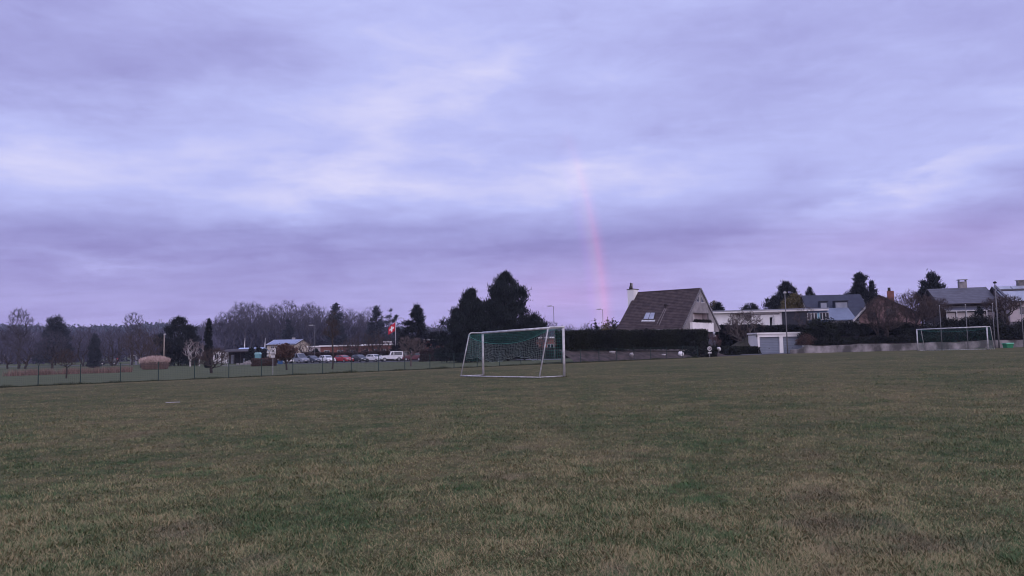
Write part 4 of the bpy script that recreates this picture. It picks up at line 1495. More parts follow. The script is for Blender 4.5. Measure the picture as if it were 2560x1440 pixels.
P_white, P_silver, P_navy = paint('white_car_paint', (.72, .72, .74)), paint('silver_blue_paint', (.20, .22, .27)), paint('dark_blue_paint', (.055, .065, .095))
P_red, P_dark, P_maroon = paint('red_paint', (.36, .022, .035)), paint('dark_green_paint', (.035, .045, .052)), paint('maroon_paint', (.13, .035, .045))
car('hatchback', 715, 149, -50, P_white, 'white hatchback behind the small round-crowned tree, first of the row')
car('van', 746, 149, -38, P_silver, 'silver-blue people carrier with dark windows, tallest at its end of the row')
car('saloon', 781, 149.5, -42, P_navy, 'dark blue saloon between the silver van and a white hatchback')
car('hatchback', 818, 148, -48, P_white, 'white hatchback between the dark blue saloon and the red car')
car('saloon', 859, 148, -42, P_red, 'red saloon behind the foot of the larch')
car('hatchback', 899, 148, -48, P_dark, 'dark green-grey hatchback between the red car and a white one')
car('hatchback', 938, 147, -40, P_white, 'white hatchback beside the white off-roader')
car('offroader', 979, 146, 196, P_white, 'boxy white off-roader with a roof rack in front of the flagpole')
car('offroader', 1004, 152, 196, paint('brown_paint', (.16, .12, .12)), 'brownish off-roader half hidden behind the white one')
car('estate', 1037, 144, 158, P_maroon, 'maroon estate car seen from its rear corner, last of the row')
car('hatchback', 273, 176, -160, paint('black_paint', (.025, .026, .032)), 'lone black car on the road before the dark columnar conifer', group=None)


def sheet(name, pts, label, mt, lift=.04):
    """a flat strip laid on the ground, cut fine enough to follow it"""
    pts = [Vector((p[0], p[1], 0)) for p in pts]
    B = MB()
    K = 24
    a, b, c, d_ = pts
    v = []
    for j in range(5):
        for i in range(K + 1):
            s_, t_ = i / K, j / 4
            q = (a + (b - a) * s_) * (1 - t_) + (d_ + (c - d_) * s_) * t_
            v.append((q.x, q.y, gz(q.x, q.y) + lift))
    f_ = [(j * (K + 1) + i, j * (K + 1) + i + 1, (j + 1) * (K + 1) + i + 1, (j + 1) * (K + 1) + i) for j in range(4) for i in range(K)]
    return tag(B.poly(v, f_).build(name, mt), label, name.replace('_', ' '), kind='structure')


gp = lambda px, Y: (at(px, 880, Y).x, Y)
sheet('car_park', [gp(690, 143.5), gp(1062, 138), gp(1080, 156), gp(690, 158)], 'grey asphalt of the small car park', M_asphalt)
sheet('path', [gp(555, 139), gp(700, 143), gp(700, 146), gp(555, 141.5)], 'pale path leading to the car park', mat('pale_gravel', (.30, .29, .30), .9))
sheet('road', [gp(-80, 171), gp(420, 171), gp(420, 179), gp(-80, 179)], 'road behind the reed strip on the left', M_asphalt)
sheet('side_road', [gp(1285, 118), gp(1400, 105), gp(1425, 110), gp(1300, 128)], 'patch of asphalt seen through the near goal', mat('pale_asphalt', (.16, .16, .175), .9))

# recycling box beside the cars
p, h = stand(701, 143, 894)
o = empty('recycling_bin', p)
MB().box((0, 0, .45), (.8, .7, .8)).build('body', mat('blue_plastic', (.03, .09, .22), .6), o)
MB().prism([(-.45, -.4, .86), (.45, -.4, .86), (.45, .4, 1.12), (-.45, .4, 1.12)], (0, 0, .12)).build('lid', M_whitemetal, o)
tag(o, 'blue recycling bin with a white lid beside the first white hatchback', 'bin')

# ------------------------------------------------------------------ meadow things
p, h = stand(388, 119, 889)
g = np.random.default_rng(8)
o = empty('reed_clump', p)
N = 5200
rr = np.sqrt(g.random(N)); aa = g.uniform(0, 2 * np.pi, N)
P = np.stack([rr * np.cos(aa) * 2.0, rr * np.sin(aa) * 1.2, g.uniform(0, .3, N)], -1)
Dr = unit(np.stack([np.cos(aa) * rr * .28, np.sin(aa) * rr * .2, np.ones(N)], -1) + g.normal(0, .1, (N, 3)))
MB().tris(slivers(P, Dr, 1.5 * g.uniform(.7, 1.1, N) * (1.05 - .3 * rr ** 2), .035, g), np.clip(g.normal(.15, .12, N), 0, 1)).build('stem', M_pampas, o)
K = 3000
tip = (P + Dr * (1.45 * g.uniform(.8, 1.15, N) * (1.05 - .3 * rr ** 2))[:, None])[:K]
MB().tris(slivers(tip, unit(Dr[:K] + g.normal(0, .25, (K, 3))), .42, .09, g), np.clip(g.normal(.8, .15, K), 0, 1)).build('plume', M_pampas, o)
tag(o, 'big rounded clump of pale pink dried reeds in the meadow', 'reeds')
N = 9000
xx = g.uniform(-60, 335, N); Yr = g.uniform(92, 97, N) + (xx / 330) * 9
P = np.stack([(xx - 1280) / FPX * Yr - .2, Yr, np.zeros(N)], -1)
keep = vnoise(P[:, 0], P[:, 1], 1.6, 5) > .42
P = P[keep]; N = len(P)
P[:, 2] = gz_np(P[:, 0], P[:, 1])
tag(MB().tris(slivers(P, unit(g.normal(0, .22, (N, 3)) + np.array([0, 0, 1.0])), g.uniform(.35, 1.05, N), .05, g), g.random(N)).build('dry_stalks', M_thatch), 'broken strip of brown dead stalks in the meadow beyond the fence', 'plants', kind='stuff')
tag(hedge('clipped_hedge', (*gp(633, 127), gz(*gp(633, 127))), (*gp(689, 127), gz(*gp(689, 127))), 1.6, 1.25, 'short brown beech hedge behind the fence before the bin', 7000, .10, M_brownleaf, 3), None)

# concrete pergola
p, h = stand(445, 152, 880)
o = empty('pergola', p)
M_conc2 = mat('pergola_concrete', (.30, .27, .26), .9, (.2, .18, .17), 2)
for x in (-1.8, -.8, .9, 1.9):
    for y in (0, 2.2):
        MB().box((x, y, h / 2 - .1), (.24, .24, h - .2)).build('post', M_conc2, o)
for y in (0, 2.2): MB().box((0, y, h - .12), (4.6, .22, .2)).build('beam', M_conc2, o)
for k in range(9): MB().box((-2.1 + k * .525, 1.1, h + .04), (.1, 3.0, .12)).build('rafter', M_conc2, o)
tag(o, 'grey concrete pergola with four front posts under the black pine', 'pergola')
p, h = stand(566.5, 131, 887)
o = empty('weather_box', p)
for x in (-.18, .18): MB().box((x, 0, h * .28), (.06, .06, h * .56)).build('leg', M_greymetal, o)
MB().box((0, 0, h * .76), (.52, .4, h * .42)).prism([(-.3, -.25, h * .98), (.3, -.25, h * .98), (0, -.25, h * 1.06)], (0, .5, 0)).build('box', M_whitemetal, o)
tag(o, 'white box on thin legs standing in the grass before the dark open shed', 'box')
p, h = stand(335, 172, 890)
o = empty('bus_shelter', p)
for x in (-.6, .55): MB().box((x, 0, h / 2), (.08, .9, h)).build('side_panel', M_greymetal, o)
MB().prism([(-.75, -.6, h), (.75, -.6, h + .15), (.75, -.6, h + .28), (-.75, -.6, h + .12)], (0, 1.4, 0)).build('roof', M_whitemetal, o)
tag(o, 'little shelter with a white slanted roof left of the reed clump', 'shelter')
p, h = stand(294, 175, 895)
o = empty('road_sign', p)
MB().tube([(0, 0, 0), (0, 0, h)], .035, 8).build('pole', M_greymetal, o)
MB().box((0, -.05, h - .3), (.5, .03, .6)).build('plate', M_redsign, o)
MB().box((0, -.068, h - .45), (.36, .005, .2)).build('white_band', M_whitemetal, o)
tag(o, 'small red and white road sign right of the lone black car', 'sign')
# ------------------------------------------------------------------ building helpers
M_tile = mat('brown_roof_tile', (0.062, 0.047, 0.046), 0.85, (0.034, 0.026, 0.027), 1.6, detail=9, spec=.15)
M_slate = row_mat('blue_grey_roof', (0.034, 0.040, 0.062), (0.024, 0.028, 0.046), 2, 4.0, .7, .2, .4)
M_greyroof = row_mat('grey_roof', (0.080, 0.080, 0.098), (0.050, 0.050, 0.064), 2, 3.2, .6, .3, .6, cross=(0, 3.2))
M_darkwood = mat('dark_boards', (0.040, 0.032, 0.032), .8, (.025, .02, .02), 4)
M_board = row_mat('grey_boards', (0.26, 0.245, 0.25), (0.17, 0.16, 0.165), 0, 5.0, .8, .2, .4)
M_pinkbrick = mat('pink_brick', (0.25, 0.165, 0.155), .9, (.18, .115, .11), 2, bump=.2)
M_terracotta = mat('terracotta_wall', (0.20, 0.085, 0.068), .9, (.15, .062, .05), 2.5)
M_cream = mat('cream_wall', (0.52, 0.45, 0.36), .85, (.42, .36, .29), 1.2)
M_bluedoor = row_mat('blue_grey_door', (0.235, 0.265, 0.33), (0.20, 0.23, 0.29), 2, 4.5, .5, .4, .35)
M_solar = mat('solar_glass', (0.10, 0.12, 0.17), .12, (.07, .085, .13), 2, spec=.9)
M_paleroof = mat('pale_roof_panel', (0.26, 0.28, 0.33), .3, (.18, .20, .25), 1.2, spec=.6)
M_lit = emit_mat('lit_window', (1.0, .62, .28), 1.1)
M_lilac = mat('lilac_render', (0.43, 0.38, 0.39), .85, (.36, .31, .32), 1)


def ridge(pxl, pyl, Yl, pxr, yaw):
    """left end of a ridge seen at a pixel, its length to column pxr along yaw"""
    P = at(pxl, pyl, Yl)
    q = at(pxr, pyl, 1.0)
    k = q.x / q.y
    c, s_ = math.cos(R(yaw)), math.sin(R(yaw))
    return P, (k * P.y - P.x) / (c - k * s_)


def window(o, x, y, z, w, h, fm_=None, pane=None, ny=-1, bars=1):
    """a framed window on a wall that faces ny (front -1); local coordinates of o"""
    f = MB()
    t = .07
    yy = y + ny * .03
    f.box((x, yy, z + h / 2 - t / 2), (w, .07, t)).box((x, yy, z - h / 2 + t / 2), (w + .1, .11, t))
    for k in range(bars + 2):
        f.box((x - w / 2 + t / 2 + (w - t) * k / (bars + 1), yy, z), (t, .064, h - 2 * t))
    fr = f.build('window', fm_ or M_whitemetal, o)
    MB().box((x, y + ny * .012, z), (w - .04, .03, h - .04)).build('pane', pane or M_glass, fr)
    return fr


def gable_house(name, P, Lr, W, ze, yaw, label, wall, roof, over=.4, zg=None, cat='house', group=None, trim=None, thick=.16):
    """ridge from P (left end) along local +x; front is local -y. Returns the house; local z=0 is the ground"""
    zg = gz(P.x, P.y) if zg is None else zg
    o = empty(name, (P.x, P.y, zg), R(yaw))
    zr, e = P.z - zg, ze - zg
    sl = (zr - e) / (W / 2 + over)
    zw = e + sl * over - thick
    MB().prism([(over * .8, -W / 2, 0), (over * .8, W / 2, 0), (over * .8, W / 2, zw), (over * .8, 0, zr - thick - .02), (over * .8, -W / 2, zw)], (Lr - 1.6 * over, 0, 0)).build('wall', wall, o)
    b = MB()
    for s_ in (-1, 1):
        y1 = s_ * (W / 2 + over)
        b.prism([(0, 0, zr), (0, y1, e), (0, y1, e - thick), (0, 0, zr - thick)], (Lr, 0, 0))
    rf = b.build('roof', roof, o)
    if trim:
        t = MB()
        for s_ in (-1, 1):
            y1 = s_ * (W / 2 + over + .02)
            for x in (-.05, Lr + .01):
                t.prism([(x, 0, zr + .03), (x, y1, e + .03), (x, y1, e - thick - .05), (x, 0, zr - thick - .05)], (.04, 0, 0))
            t.box((Lr / 2, y1 + s_ * .03, e - .06), (Lr, .05, .14))
        t.build('verge_board', trim, o)
    tag(o, label, cat, group)
    return o, rf, zr, e, sl


# ------------------------------------------------------------------ steep-roofed house behind the hedge
A0 = at(1702, 826, 96)
u2 = Vector((-.79, .62, 0)).normalized()      # along the ridge, away to the left
v2 = Vector((.62, .79, 0)).normalized()       # from the front eave to the back one
Wd, Ln, z0 = 12.2, 9.7, at(1702, 822.5, 96).z
zr = at(1749, 722, 100.8).z
HZ = zr - z0
base = Vector((A0.x, A0.y, 0)) + u2 * Ln
yaw = math.atan2(-u2.y, -u2.x)                # local +x runs along the ridge to the gable on the right
hs = empty('steep_roofed_house', (base.x, base.y, gz(base.x, base.y) + .7), yaw)
zo = hs.location.z
E, T = z0 - zo, zr - zo                       # local heights of eave and ridge; local y 0..Wd across
loc_ = lambda w: (Matrix.Rotation(-yaw, 3, 'Z') @ (Vector(w) - hs.location))


def roof_hit(px, py):
    """local point of the front roof slope seen at a pixel"""
    o_ = loc_(EYE); d = Matrix.Rotation(-yaw, 3, 'Z') @ ray(px, py)
    k = HZ / (Wd / 2)
    t = (E + k * o_.y - o_.z) / (d.z - k * d.y)
    return o_ + d * t


M_stoneroof = mat('grey_verge', (.20, .19, .20), .8, (.13, .125, .13), 3)
# courses of tiles: each row a real step
b = MB()
NR = 25
for side in (0, 1):
    for i in range(NR):
        y_0, y_1 = Wd / 2 * i / NR, Wd / 2 * (i + 1) / NR
        z_0, z_1 = E + HZ * i / NR, E + HZ * (i + 1) / NR
        ya, yb = (y_0, y_1) if side == 0 else (Wd - y_0, Wd - y_1)
        sg = -1 if side == 0 else 1
        b.prism([(0, ya + sg * .045, z_0 + .04), (0, yb, z_1 + .015), (0, yb, z_1 - .12), (0, ya, z_0 - .12)], (Ln + .25, 0, 0))
rf = b.build('roof', M_tile, hs)
ribs = MB()
for i in range(42):                            # rolls of the pantiles
    x = .12 + i * .235
    ribs.tube([(x, .02, E + .045), (x, Wd / 2 - .04, T - .0)], .032, 5, cap=False)
ribs.build('tile_roll', M_tile, rf)
MB().tube([(-.05, Wd / 2, T + .02), (Ln + .28, Wd / 2, T + .02)], .11, 8).build('ridge_tile', M_tile, rf)
# verge tiles, pale and stepped, down the gable edge
vb = MB()
for i in range(NR):
    for y_, sg in ((Wd / 2 * (i + .5) / NR, 1), (Wd - Wd / 2 * (i + .5) / NR, -1)):
        vb.box((Ln + .30, y_, E + HZ * (i + .5) / NR + .02), (.10, .20, .26), M=Matrix.Rotation(sg * math.atan2(HZ, Wd / 2), 3, 'X'))
vb.build('verge_tile', M_stoneroof, hs)
fb = MB().box((Ln / 2, -.12, E - .28), (Ln + .2, .16, .52)).box((Ln / 2, -.26, E - .02), (Ln + .2, .14, .11))
fb.build('fascia', M_board, hs)
MB().prism([(.05, .0, E - .32), (.05, Wd, E - .32), (.05, Wd, E), (.05, Wd / 2, T - .15), (.05, 0, E)], (.2, 0, 0)).build('rear_gable', M_board, hs)
# gable of grey boards with a recessed balcony and two triangular windows
gx = Ln - .02
zt = lambda s_: E + HZ * (1 - abs(s_ - .5) * 2) - .13
Zf = lambda f: E + HZ * f
gbl = MB()
def gp_(pts): gbl.prism([(gx, s_ * Wd, z_) for s_, z_ in pts], (.22, 0, 0))
gp_([(0.015, E - .32), (.29, E - .32), (.29, zt(.29)), (.015, E)])
gp_([(.70, E - .32), (.985, E - .32), (.985, E), (.70, zt(.70))])
wz0, wz1 = Zf(.66), Zf(.66)
gp_([(.29, Zf(.40)), (.70, Zf(.40)), (.70, zt(.70)), (.66, wz0), (.34, wz0), (.29, zt(.29))])
zw_ = Zf(.85)
gp_([(.34, wz0), (.375, wz0), (.47, zw_), (.47, zt(.47)), (.34, wz0 + .01)])
gp_([(.47, wz0), (.515, wz0), (.515, zt(.515)), (.5, T - .13), (.47, zt(.47))])
gp_([(.515, zw_), (.61, wz0), (.66, wz0), (.66, wz0 + .01), (.515, zt(.515))])
gp_([(.29, E - .32), (.70, E - .32), (.70, Zf(.10)), (.29, Zf(.10))])
gbl.build('gable', M_board, hs)
for tri in ([(.377, wz0 + .02), (.468, wz0 + .02), (.468, zw_ - .06)], [(.517, wz0 + .02), (.608, wz0 + .02), (.517, zw_ - .06)]):
    wd_ = MB()
    for (sa, za), (sb, zb) in zip(tri, tri[1:] + tri[:1]):
        wd_.tube([(gx + .16, sa * Wd, za), (gx + .16, sb * Wd, zb)], .055, 4)
    wn_ = wd_.build('window', M_whitemetal, hs)
    MB().prism([(gx + .12, s_ * Wd, z_) for s_, z_ in tri], (.03, 0, 0)).build('pane', M_glass, wn_)
# balcony recess
rc = MB()
rc.box((gx - .80, .495 * Wd, Zf(.23)), (.1, .43 * Wd, HZ * .36))
rc.box((gx - .40, .287 * Wd, Zf(.23)), (.78, .06, HZ * .36)).box((gx - .40, .703 * Wd, Zf(.23)), (.78, .06, HZ * .36))
rc.box((gx - .40, .495 * Wd, Zf(.405)), (.78, .43 * Wd, .06)).box((gx - .5, .495 * Wd, Zf(.045)), (1.5, .43 * Wd, .08))
rc.build('balcony_recess', M_lilac, hs)
MB().box((gx - .70, .42 * Wd, Zf(.20)), (.08, .115 * Wd, HZ * .35)).build('balcony_door', M_white, hs)
pb = MB().box((gx + .62, .46 * Wd, E + .33), (.14, .56 * Wd, 1.15)).box((gx + .45, .182 * Wd, E + .33), (.30, .12, 1.15)).box((gx + .45, .738 * Wd, E + .33), (.30, .12, 1.15)).box((gx + .4, .46 * Wd, E - .30), (.5, .56 * Wd, .10))
pb.build('balcony_parapet', M_white, hs)
N = 2600
P = np.stack([g.normal(gx + .5, .10, N), g.uniform(.27 * Wd, .68 * Wd, N), E + .86 + g.random(N) * .40 * (.75 + .35 * np.sin(np.arange(N)))], -1)
MB().tris(bushes(P, .14, g), g.random(N)).build('balcony_planting', M_hedge, hs)
# ground floor under the overhang
MB().box((Ln / 2 - .6, Wd / 2, (E - .32) / 2 - .4), (Ln - 1.2, Wd * .60, E + .3)).build('wall', M_lilac, hs)
MB().box((Ln - 1.14, .52 * Wd, 1.6), (.10, 1.2, 1.3)).build('shutter', mat('red_brown_shutter', (.16, .07, .07), .7), hs)
# chimney against the rear gable
cB = loc_(at(1573, 745, 104)); cT = loc_(at(1600, 721, 104)).z
MB().box((-.16, Wd / 2 - .55, (cT + E) / 2), (1.0, 1.45, cT - E)).build('chimney', M_white, hs)
ch = MB().box((-.16, Wd / 2 - .55, cT + .06), (1.15, 1.62, .07)).build('chimney_cap', M_darkwood, hs)
cp = MB()
for yy in (-.35, -.10): cp.tube([(-.16, Wd / 2 - .55 + yy, cT + .1), (-.16, Wd / 2 - .55 + yy, cT + .95)], .06, 8)
cp.build('flue', M_stone, hs)
MB().lathe((-.16, Wd / 2 - 1.15, cT + .1), [(.24, 0), (.26, .12), (.16, .4), (.10, .62), (.12, .78), (.02, .9)], 10).build('cowl', M_darkwood, hs)
# roof window, vent and its two lightning wires
k4 = [roof_hit(*q) for q in ((1615.5, 783.5), (1640, 783.5), (1636, 801), (1608, 801))]
nrm = (k4[1] - k4[0]).cross(k4[3] - k4[0]).normalized()
if nrm.z < 0: nrm = -nrm
fr = MB().prism([q + nrm * .02 for q in k4], nrm * .16).build('roof_window', M_darkwood, hs)
cen = sum(k4, Vector()) / 4
pn = [cen + (q - cen) * .88 + nrm * .186 for q in k4]
m0, m1 = (pn[0] + pn[1]) / 2, (pn[2] + pn[3]) / 2
e = (pn[1] - pn[0]).normalized() * .05
MB().prism([pn[0], m0 - e, m1 - e, pn[3]], nrm * .02).prism([m0 + e, pn[1], pn[2], m1 + e], nrm * .02).build('pane', M_paleroof, fr)
MB().prism([k4[3] + nrm * .05 - (k4[1] - k4[0]) * .1, k4[2] + nrm * .05 + (k4[1] - k4[0]) * .1, k4[2] + nrm * .05 + (k4[1] - k4[0]) * .1 + Vector((0, -.22, -.22)), k4[3] + nrm * .05 - (k4[1] - k4[0]) * .1 + Vector((0, -.22, -.22))], nrm * .06).build('flashing', M_whitemetal, fr)
vp = roof_hit(1664, 769)
MB().lathe(vp, [(.13, -.1), (.13, .25), (.2, .3), (.2, .55), (.06, .62)], 10).build('roof_vent', M_darkwood, hs)
wr_ = MB()
for a_, b_ in (((1662, 772), (1642, 812)), ((1666, 772), (1648, 814))):
    wr_.tube([roof_hit(*a_) + nrm * .07, roof_hit(*b_) + nrm * .07], .018, 4)
wr_.build('roof_cable', M_stone, hs)
tag(hs, 'house with a steep brown tiled roof, grey boarded gable and white balcony', 'house')

# ------------------------------------------------------------------ hedge, bank, stones
h0, h1 = at(1407, 874, 79), at(1754, 877, 93)
hg = hedge('laurel_hedge', h0, h1, 2.2, at(1407, 826.5, 79).z - h0.z - .22, 'tall clipped dark evergreen hedge in front of the steep-roofed house', 84000, .125, M_hedge, 4, z0=h0.z - .05, z1=h1.z - .05, h1=at(1752, 828, 93).z - h1.z - .24, rough=.10)
hu = Vector((h1.x - h0.x, h1.y - h0.y, 0)).normalized(); hn = Vector((hu.y, -hu.x, 0))
v, f_ = [], []
K = 60
g = np.random.default_rng(12)
bm2 = []
for i in range(K + 1):
    s_ = -.06 + 1.10 * i / K
    top = Vector((h0.x, h0.y, 0)) + Vector((h1.x - h0.x, h1.y - h0.y, 0)) * s_
    zt_ = h0.z + (h1.z - h0.z) * min(max(s_, 0), 1)
    bot = top + hn * 3.6
    for j in range(8):
        k = j / 7
        q = bot * (1 - k) + top * k if j < 7 else top - hn * 4
        kk = min(k * 1.25, 1)
        zg = gz(q.x, q.y)
        bm2.append((q.x, q.y, zg + .03 * (j == 0) + (zt_ - zg) * kk + (g.normal(0, .06) if 0 < j < 6 else 0) - (.15 if j == 0 else 0)))
for i in range(K):
    for j in range(7):
        a = i * 8 + j
        f_.append((a, a + 1, a + 9, a + 8))
tag(MB().poly(bm2, f_).build('bank', M_soil, smooth=True), 'bare earth bank below the tall hedge', 'bank', kind='structure')


def boulder(name, px, py, d, label, seed, rx=.5, rz=.3, mt_=None, group=None, Y=None):
    """a rough lump half sunk where the ray meets the bank"""
    s_ = (px - 1407) / (1754 - 1407)
    best = min(bm2, key=lambda q: abs((q[0] / q[1]) - (at(px, py, 10).x / at(px, py, 10).y)) * 60 + abs(q[2] - at(px, py, q[1]).z))
    g_ = np.random.default_rng(seed)
    prof_ = [(rx * .7, -.1), (rx * 1.0, rz * .25), (rx * .85, rz * .7), (rx * .35, rz * 1.0)]
    b = MB().lathe((0, 0, 0), prof_, 9)
    b.v = [(x * (1 + g_.normal(0, .14)), y * .7 * (1 + g_.normal(0, .12)), z * (1 + g_.normal(0, .12))) for x, y, z in b.v]
    o = b.build(name, mt_ or M_stone)
    p_ = at(px, py, best[1])
    o.location = (p_.x, best[1], best[2] - .02)
    o.rotation_euler.z = g_.uniform(0, 6)
    return tag(o, label, 'stone', group)


gsn = 'stones on the bank below the hedge'
boulder('stone', 1579, 890, 0, 'pale slanting stone on the bank, near the middle of the hedge', 1, .34, .32, group=gsn)
boulder('stone', 1657, 885, 0, 'flat pale stone on the bank, left of the square white one', 2, .42, .2, group=gsn)
boulder('stone', 1702, 888, 0, 'square white stone on the bank at the fence end', 3, .42, .42, M_white, group=gsn)
boulder('stone', 1530, 884, 0, 'dull grey stone low on the bank, leftmost of the four', 5, .5, .22, group=gsn)
hk = lambda px, Y, yt=None: stand(px, Y, yt)
# shrubs at the drive
for px, Y, yt, rx, lb, mt_, sd_ in [
    (1744, 88, 857, 1.9, 'low spreading dark shrub at the end of the wire fence', M_shrub, 1), (1768, 90, 866, 1.3, 'dark rounded shrub behind the round traffic sign', M_hedge, 2),
    (1791, 93, 864, 1.5, 'dark shrub around the white lantern', M_shrub, 3), (1822, 95, 868, 1.5, 'low dark shrub right of the white lantern', M_hedge, 4)]:
    p, h = hk(px, Y, yt)
    shrub('garden_shrub', p, rx, rx * .8, h, lb, 2600, .15, mt_, sd_, group='low shrubs beside the drive')
p, h = hk(1777, 97, 831)
o = bare_tree('twig_bush', p, h, 160, 'ball of clipped purplish bare twigs beside the house wall', 'shrub', env=[(0, .58, .47, .42)], n=420, trunk=.12, tr=.03, tw=.004, tl=.09, stems=3, twigm=M_redtwig)
p, h = hk(1797, 91, 867)
o = empty('garden_lantern', p)
MB().tube([(0, 0, 0), (0, 0, h - .5)], .035, 8).build('post', M_greymetal, o)
MB().lathe((0, 0, h - .55), [(.10, 0), (.24, .1), (.29, .28), (.22, .45), (.10, .52)], 14).build('globe', M_whitemetal, o, True)
tag(o, 'white globe lantern among the low dark shrubs by the drive', 'lantern')
tag(hedge('garden_hedge', (*gp(1826, 101.5), gz(*gp(1826, 101.5))), (*gp(1897, 101.5), gz(*gp(1897, 101.5))), 1.2, .95, 'low dark clipped hedge left of the garage', 6000, .14, M_hedge, 6), None)
tag(hedge('garden_hedge', (*gp(1797, 112), gz(*gp(1797, 112))), (*gp(1900, 112), gz(*gp(1900, 112))), 2.0, at(1850, 815, 112).z - gz(*gp(1850, 112)), 'tall black-green hedge under the white bungalow', 16000, .2, M_needle_dark, 7), None)
tag(hedge('garden_hedge', (*gp(1885, 107), 2.6), (*gp(2010, 107), 2.6), 1.6, at(1950, 816, 107).z - 2.6, 'dark hedge growing above the garage roof', 12000, .18, M_needle_dark, 8), None)
sheet('driveway', [gp(1722, 88.5), gp(1985, 94), gp(1990, 101), gp(1722, 99)], 'asphalt drive in front of the double garage', M_asphalt)

# ------------------------------------------------------------------ double garage
pl, h = hk(1895, 101, 834)
pr = at(2012, 880, 101)
o = empty('double_garage', pl)
Wg = pr.x - pl.x
w_ = MB()
bx = [(0, .30), (2.82 / 5.9 * Wg * .985, .52), (Wg - .3, .30)]
dw = []
x0 = .28
for i in range(2):
    dw.append((x0 + i * (Wg / 2), Wg / 2 - .48))
w_.box((.14, .3, h / 2 - .1), (.28, .7, h - .2)).box((Wg - .1, .3, h / 2 - .1), (.2, .7, h - .2)).box((dw[0][0] + dw[0][1] + .24, .3, h / 2 - .1), (.48, .7, h - .2))
w_.box((Wg / 2, .3, h - .28), (Wg, .704, .40)).box((Wg / 2, 2.3, h / 2 - .1), (Wg - .02, 3.4, h - .22))
w_.build('wall', M_white, o)
MB().box((Wg / 2, 2.0, h + .02), (Wg + .2, 4.4, .2)).build('roof', M_white, o)
for x, w in dw:
    d_ = MB().box((x + w / 2, .30, (h - .48) / 2 - .0), (w, .10, h - .48)).build('garage_door', M_bluedoor, o)
    MB().box((x + w / 2, .235, .75), (.16, .03, .05)).build('handle', M_black, d_)
tag(o, 'white double garage with two blue-grey doors', 'garage')

v, f_ = [], []
for i in range(13):
    for j in range(9):
        px = 1822 + (1897 - 1822) * i / 12
        Y = 102.2 + 11 * j / 8
        q = Vector((at(px, 880, 102.2).x * (1 + .0 * j) + (Y - 102.2) * .30, Y, 0))
        zz = min(j / 3.0, 1) * 2.5 * (.45 + .55 * min(i / 8.0, 1)) + .10 * math.sin(i * 1.3 + j)
        v.append((q.x, q.y, gz(q.x, q.y) + zz - .1))
for i in range(12):
    for j in range(8):
        a = i * 9 + j
        f_.append((a, a + 9, a + 10, a + 1))
tag(MB().poly(v, f_).build('garden_mound', mat('rough_grass_mound', (.060, .056, .036), .95, (.032, .030, .022), 2, detail=8, bump=.6), smooth=True), 'rough grassy mound left of the garage', 'mound', kind='structure')

# ------------------------------------------------------------------ concrete wall and the raised gardens behind it
w0, w1 = stand(1976, 95)[0], stand(2540, 89.5)[0]
wv = w1 - w0
w2 = w0 + wv * 1.6
wu = Vector((wv.x, wv.y, 0)).normalized(); wn_ = Vector((-wu.y, wu.x, 0))
K = 40
top, bot = [], []
b = MB()
g = np.random.default_rng(31)
prev = None
pts = []
for i in range(K + 1):
    q = w0 + (w2 - w0) * (i / K); q.z = gz(q.x, q.y)
    hh = .88 + .12 * math.sin(i * .9) * (i % 5 > 1) + g.normal(0, .03) - (.35 if i < 2 else 0)
    pts += [tuple(q), tuple(q + Vector((0, 0, hh)) + wn_ * .06), tuple(q + Vector((0, 0, hh)) + wn_ * .42), tuple(q + wn_ * .46)]
f_ = []
for i in range(K):
    for j in range(4):
        f_.append((i * 4 + j, i * 4 + (j + 1) % 4, i * 4 + 4 + (j + 1) % 4, i * 4 + 4 + j))
f_ += [(3, 2, 1, 0), (K * 4, K * 4 + 1, K * 4 + 2, K * 4 + 3)]
tag(b.poly(pts, f_).build('retaining_wall', M_concrete), 'long low stained concrete wall behind the far goal', 'wall')
v, f_ = [], []
for i in range(K + 1):
    q = w0 + (w2 - w0) * (.07 + .95 * i / K)
    for j, (dd, zz) in enumerate([(.4, .80), (2.5, 1.1), (8, 2.2), (18, 3.2), (34, 3.8), (60, 4)]):
        r = q + wn_ * dd
        v.append((r.x, r.y, gz(q.x, q.y) + zz))
for i in range(K):
    for j in range(5):
        a = i * 6 + j
        f_.append((a, a + 1, a + 7, a + 6))
tag(MB().poly(v, f_).build('garden_terrain', M_soil, smooth=True), 'raised gardens behind the concrete wall', 'terrain', kind='structure')


def on_terrace(px, dd):
    """ground point of the raised gardens dd metres behind the wall, seen at column px"""
    q = at(px, 860, 1.0); k = q.x / q.y
    a = w0 + wn_ * dd
    # (a.x + t wu.x) = k (a.y + t wu.y)
    t = (k * a.y - a.x) / (wu.x - k * wu.y)
    r = a + wu * t
    z = gz(r.x - wn_.x * dd, r.y - wn_.y * dd) + float(np.interp(dd, [.4, 2.5, 8, 18, 34, 60], [.8, 1.1, 2.2, 3.2, 3.8, 4]))
    return Vector((r.x, r.y, z - .05))


def t_h(p, px, yt): return at(px, yt, p.y).z - p.z


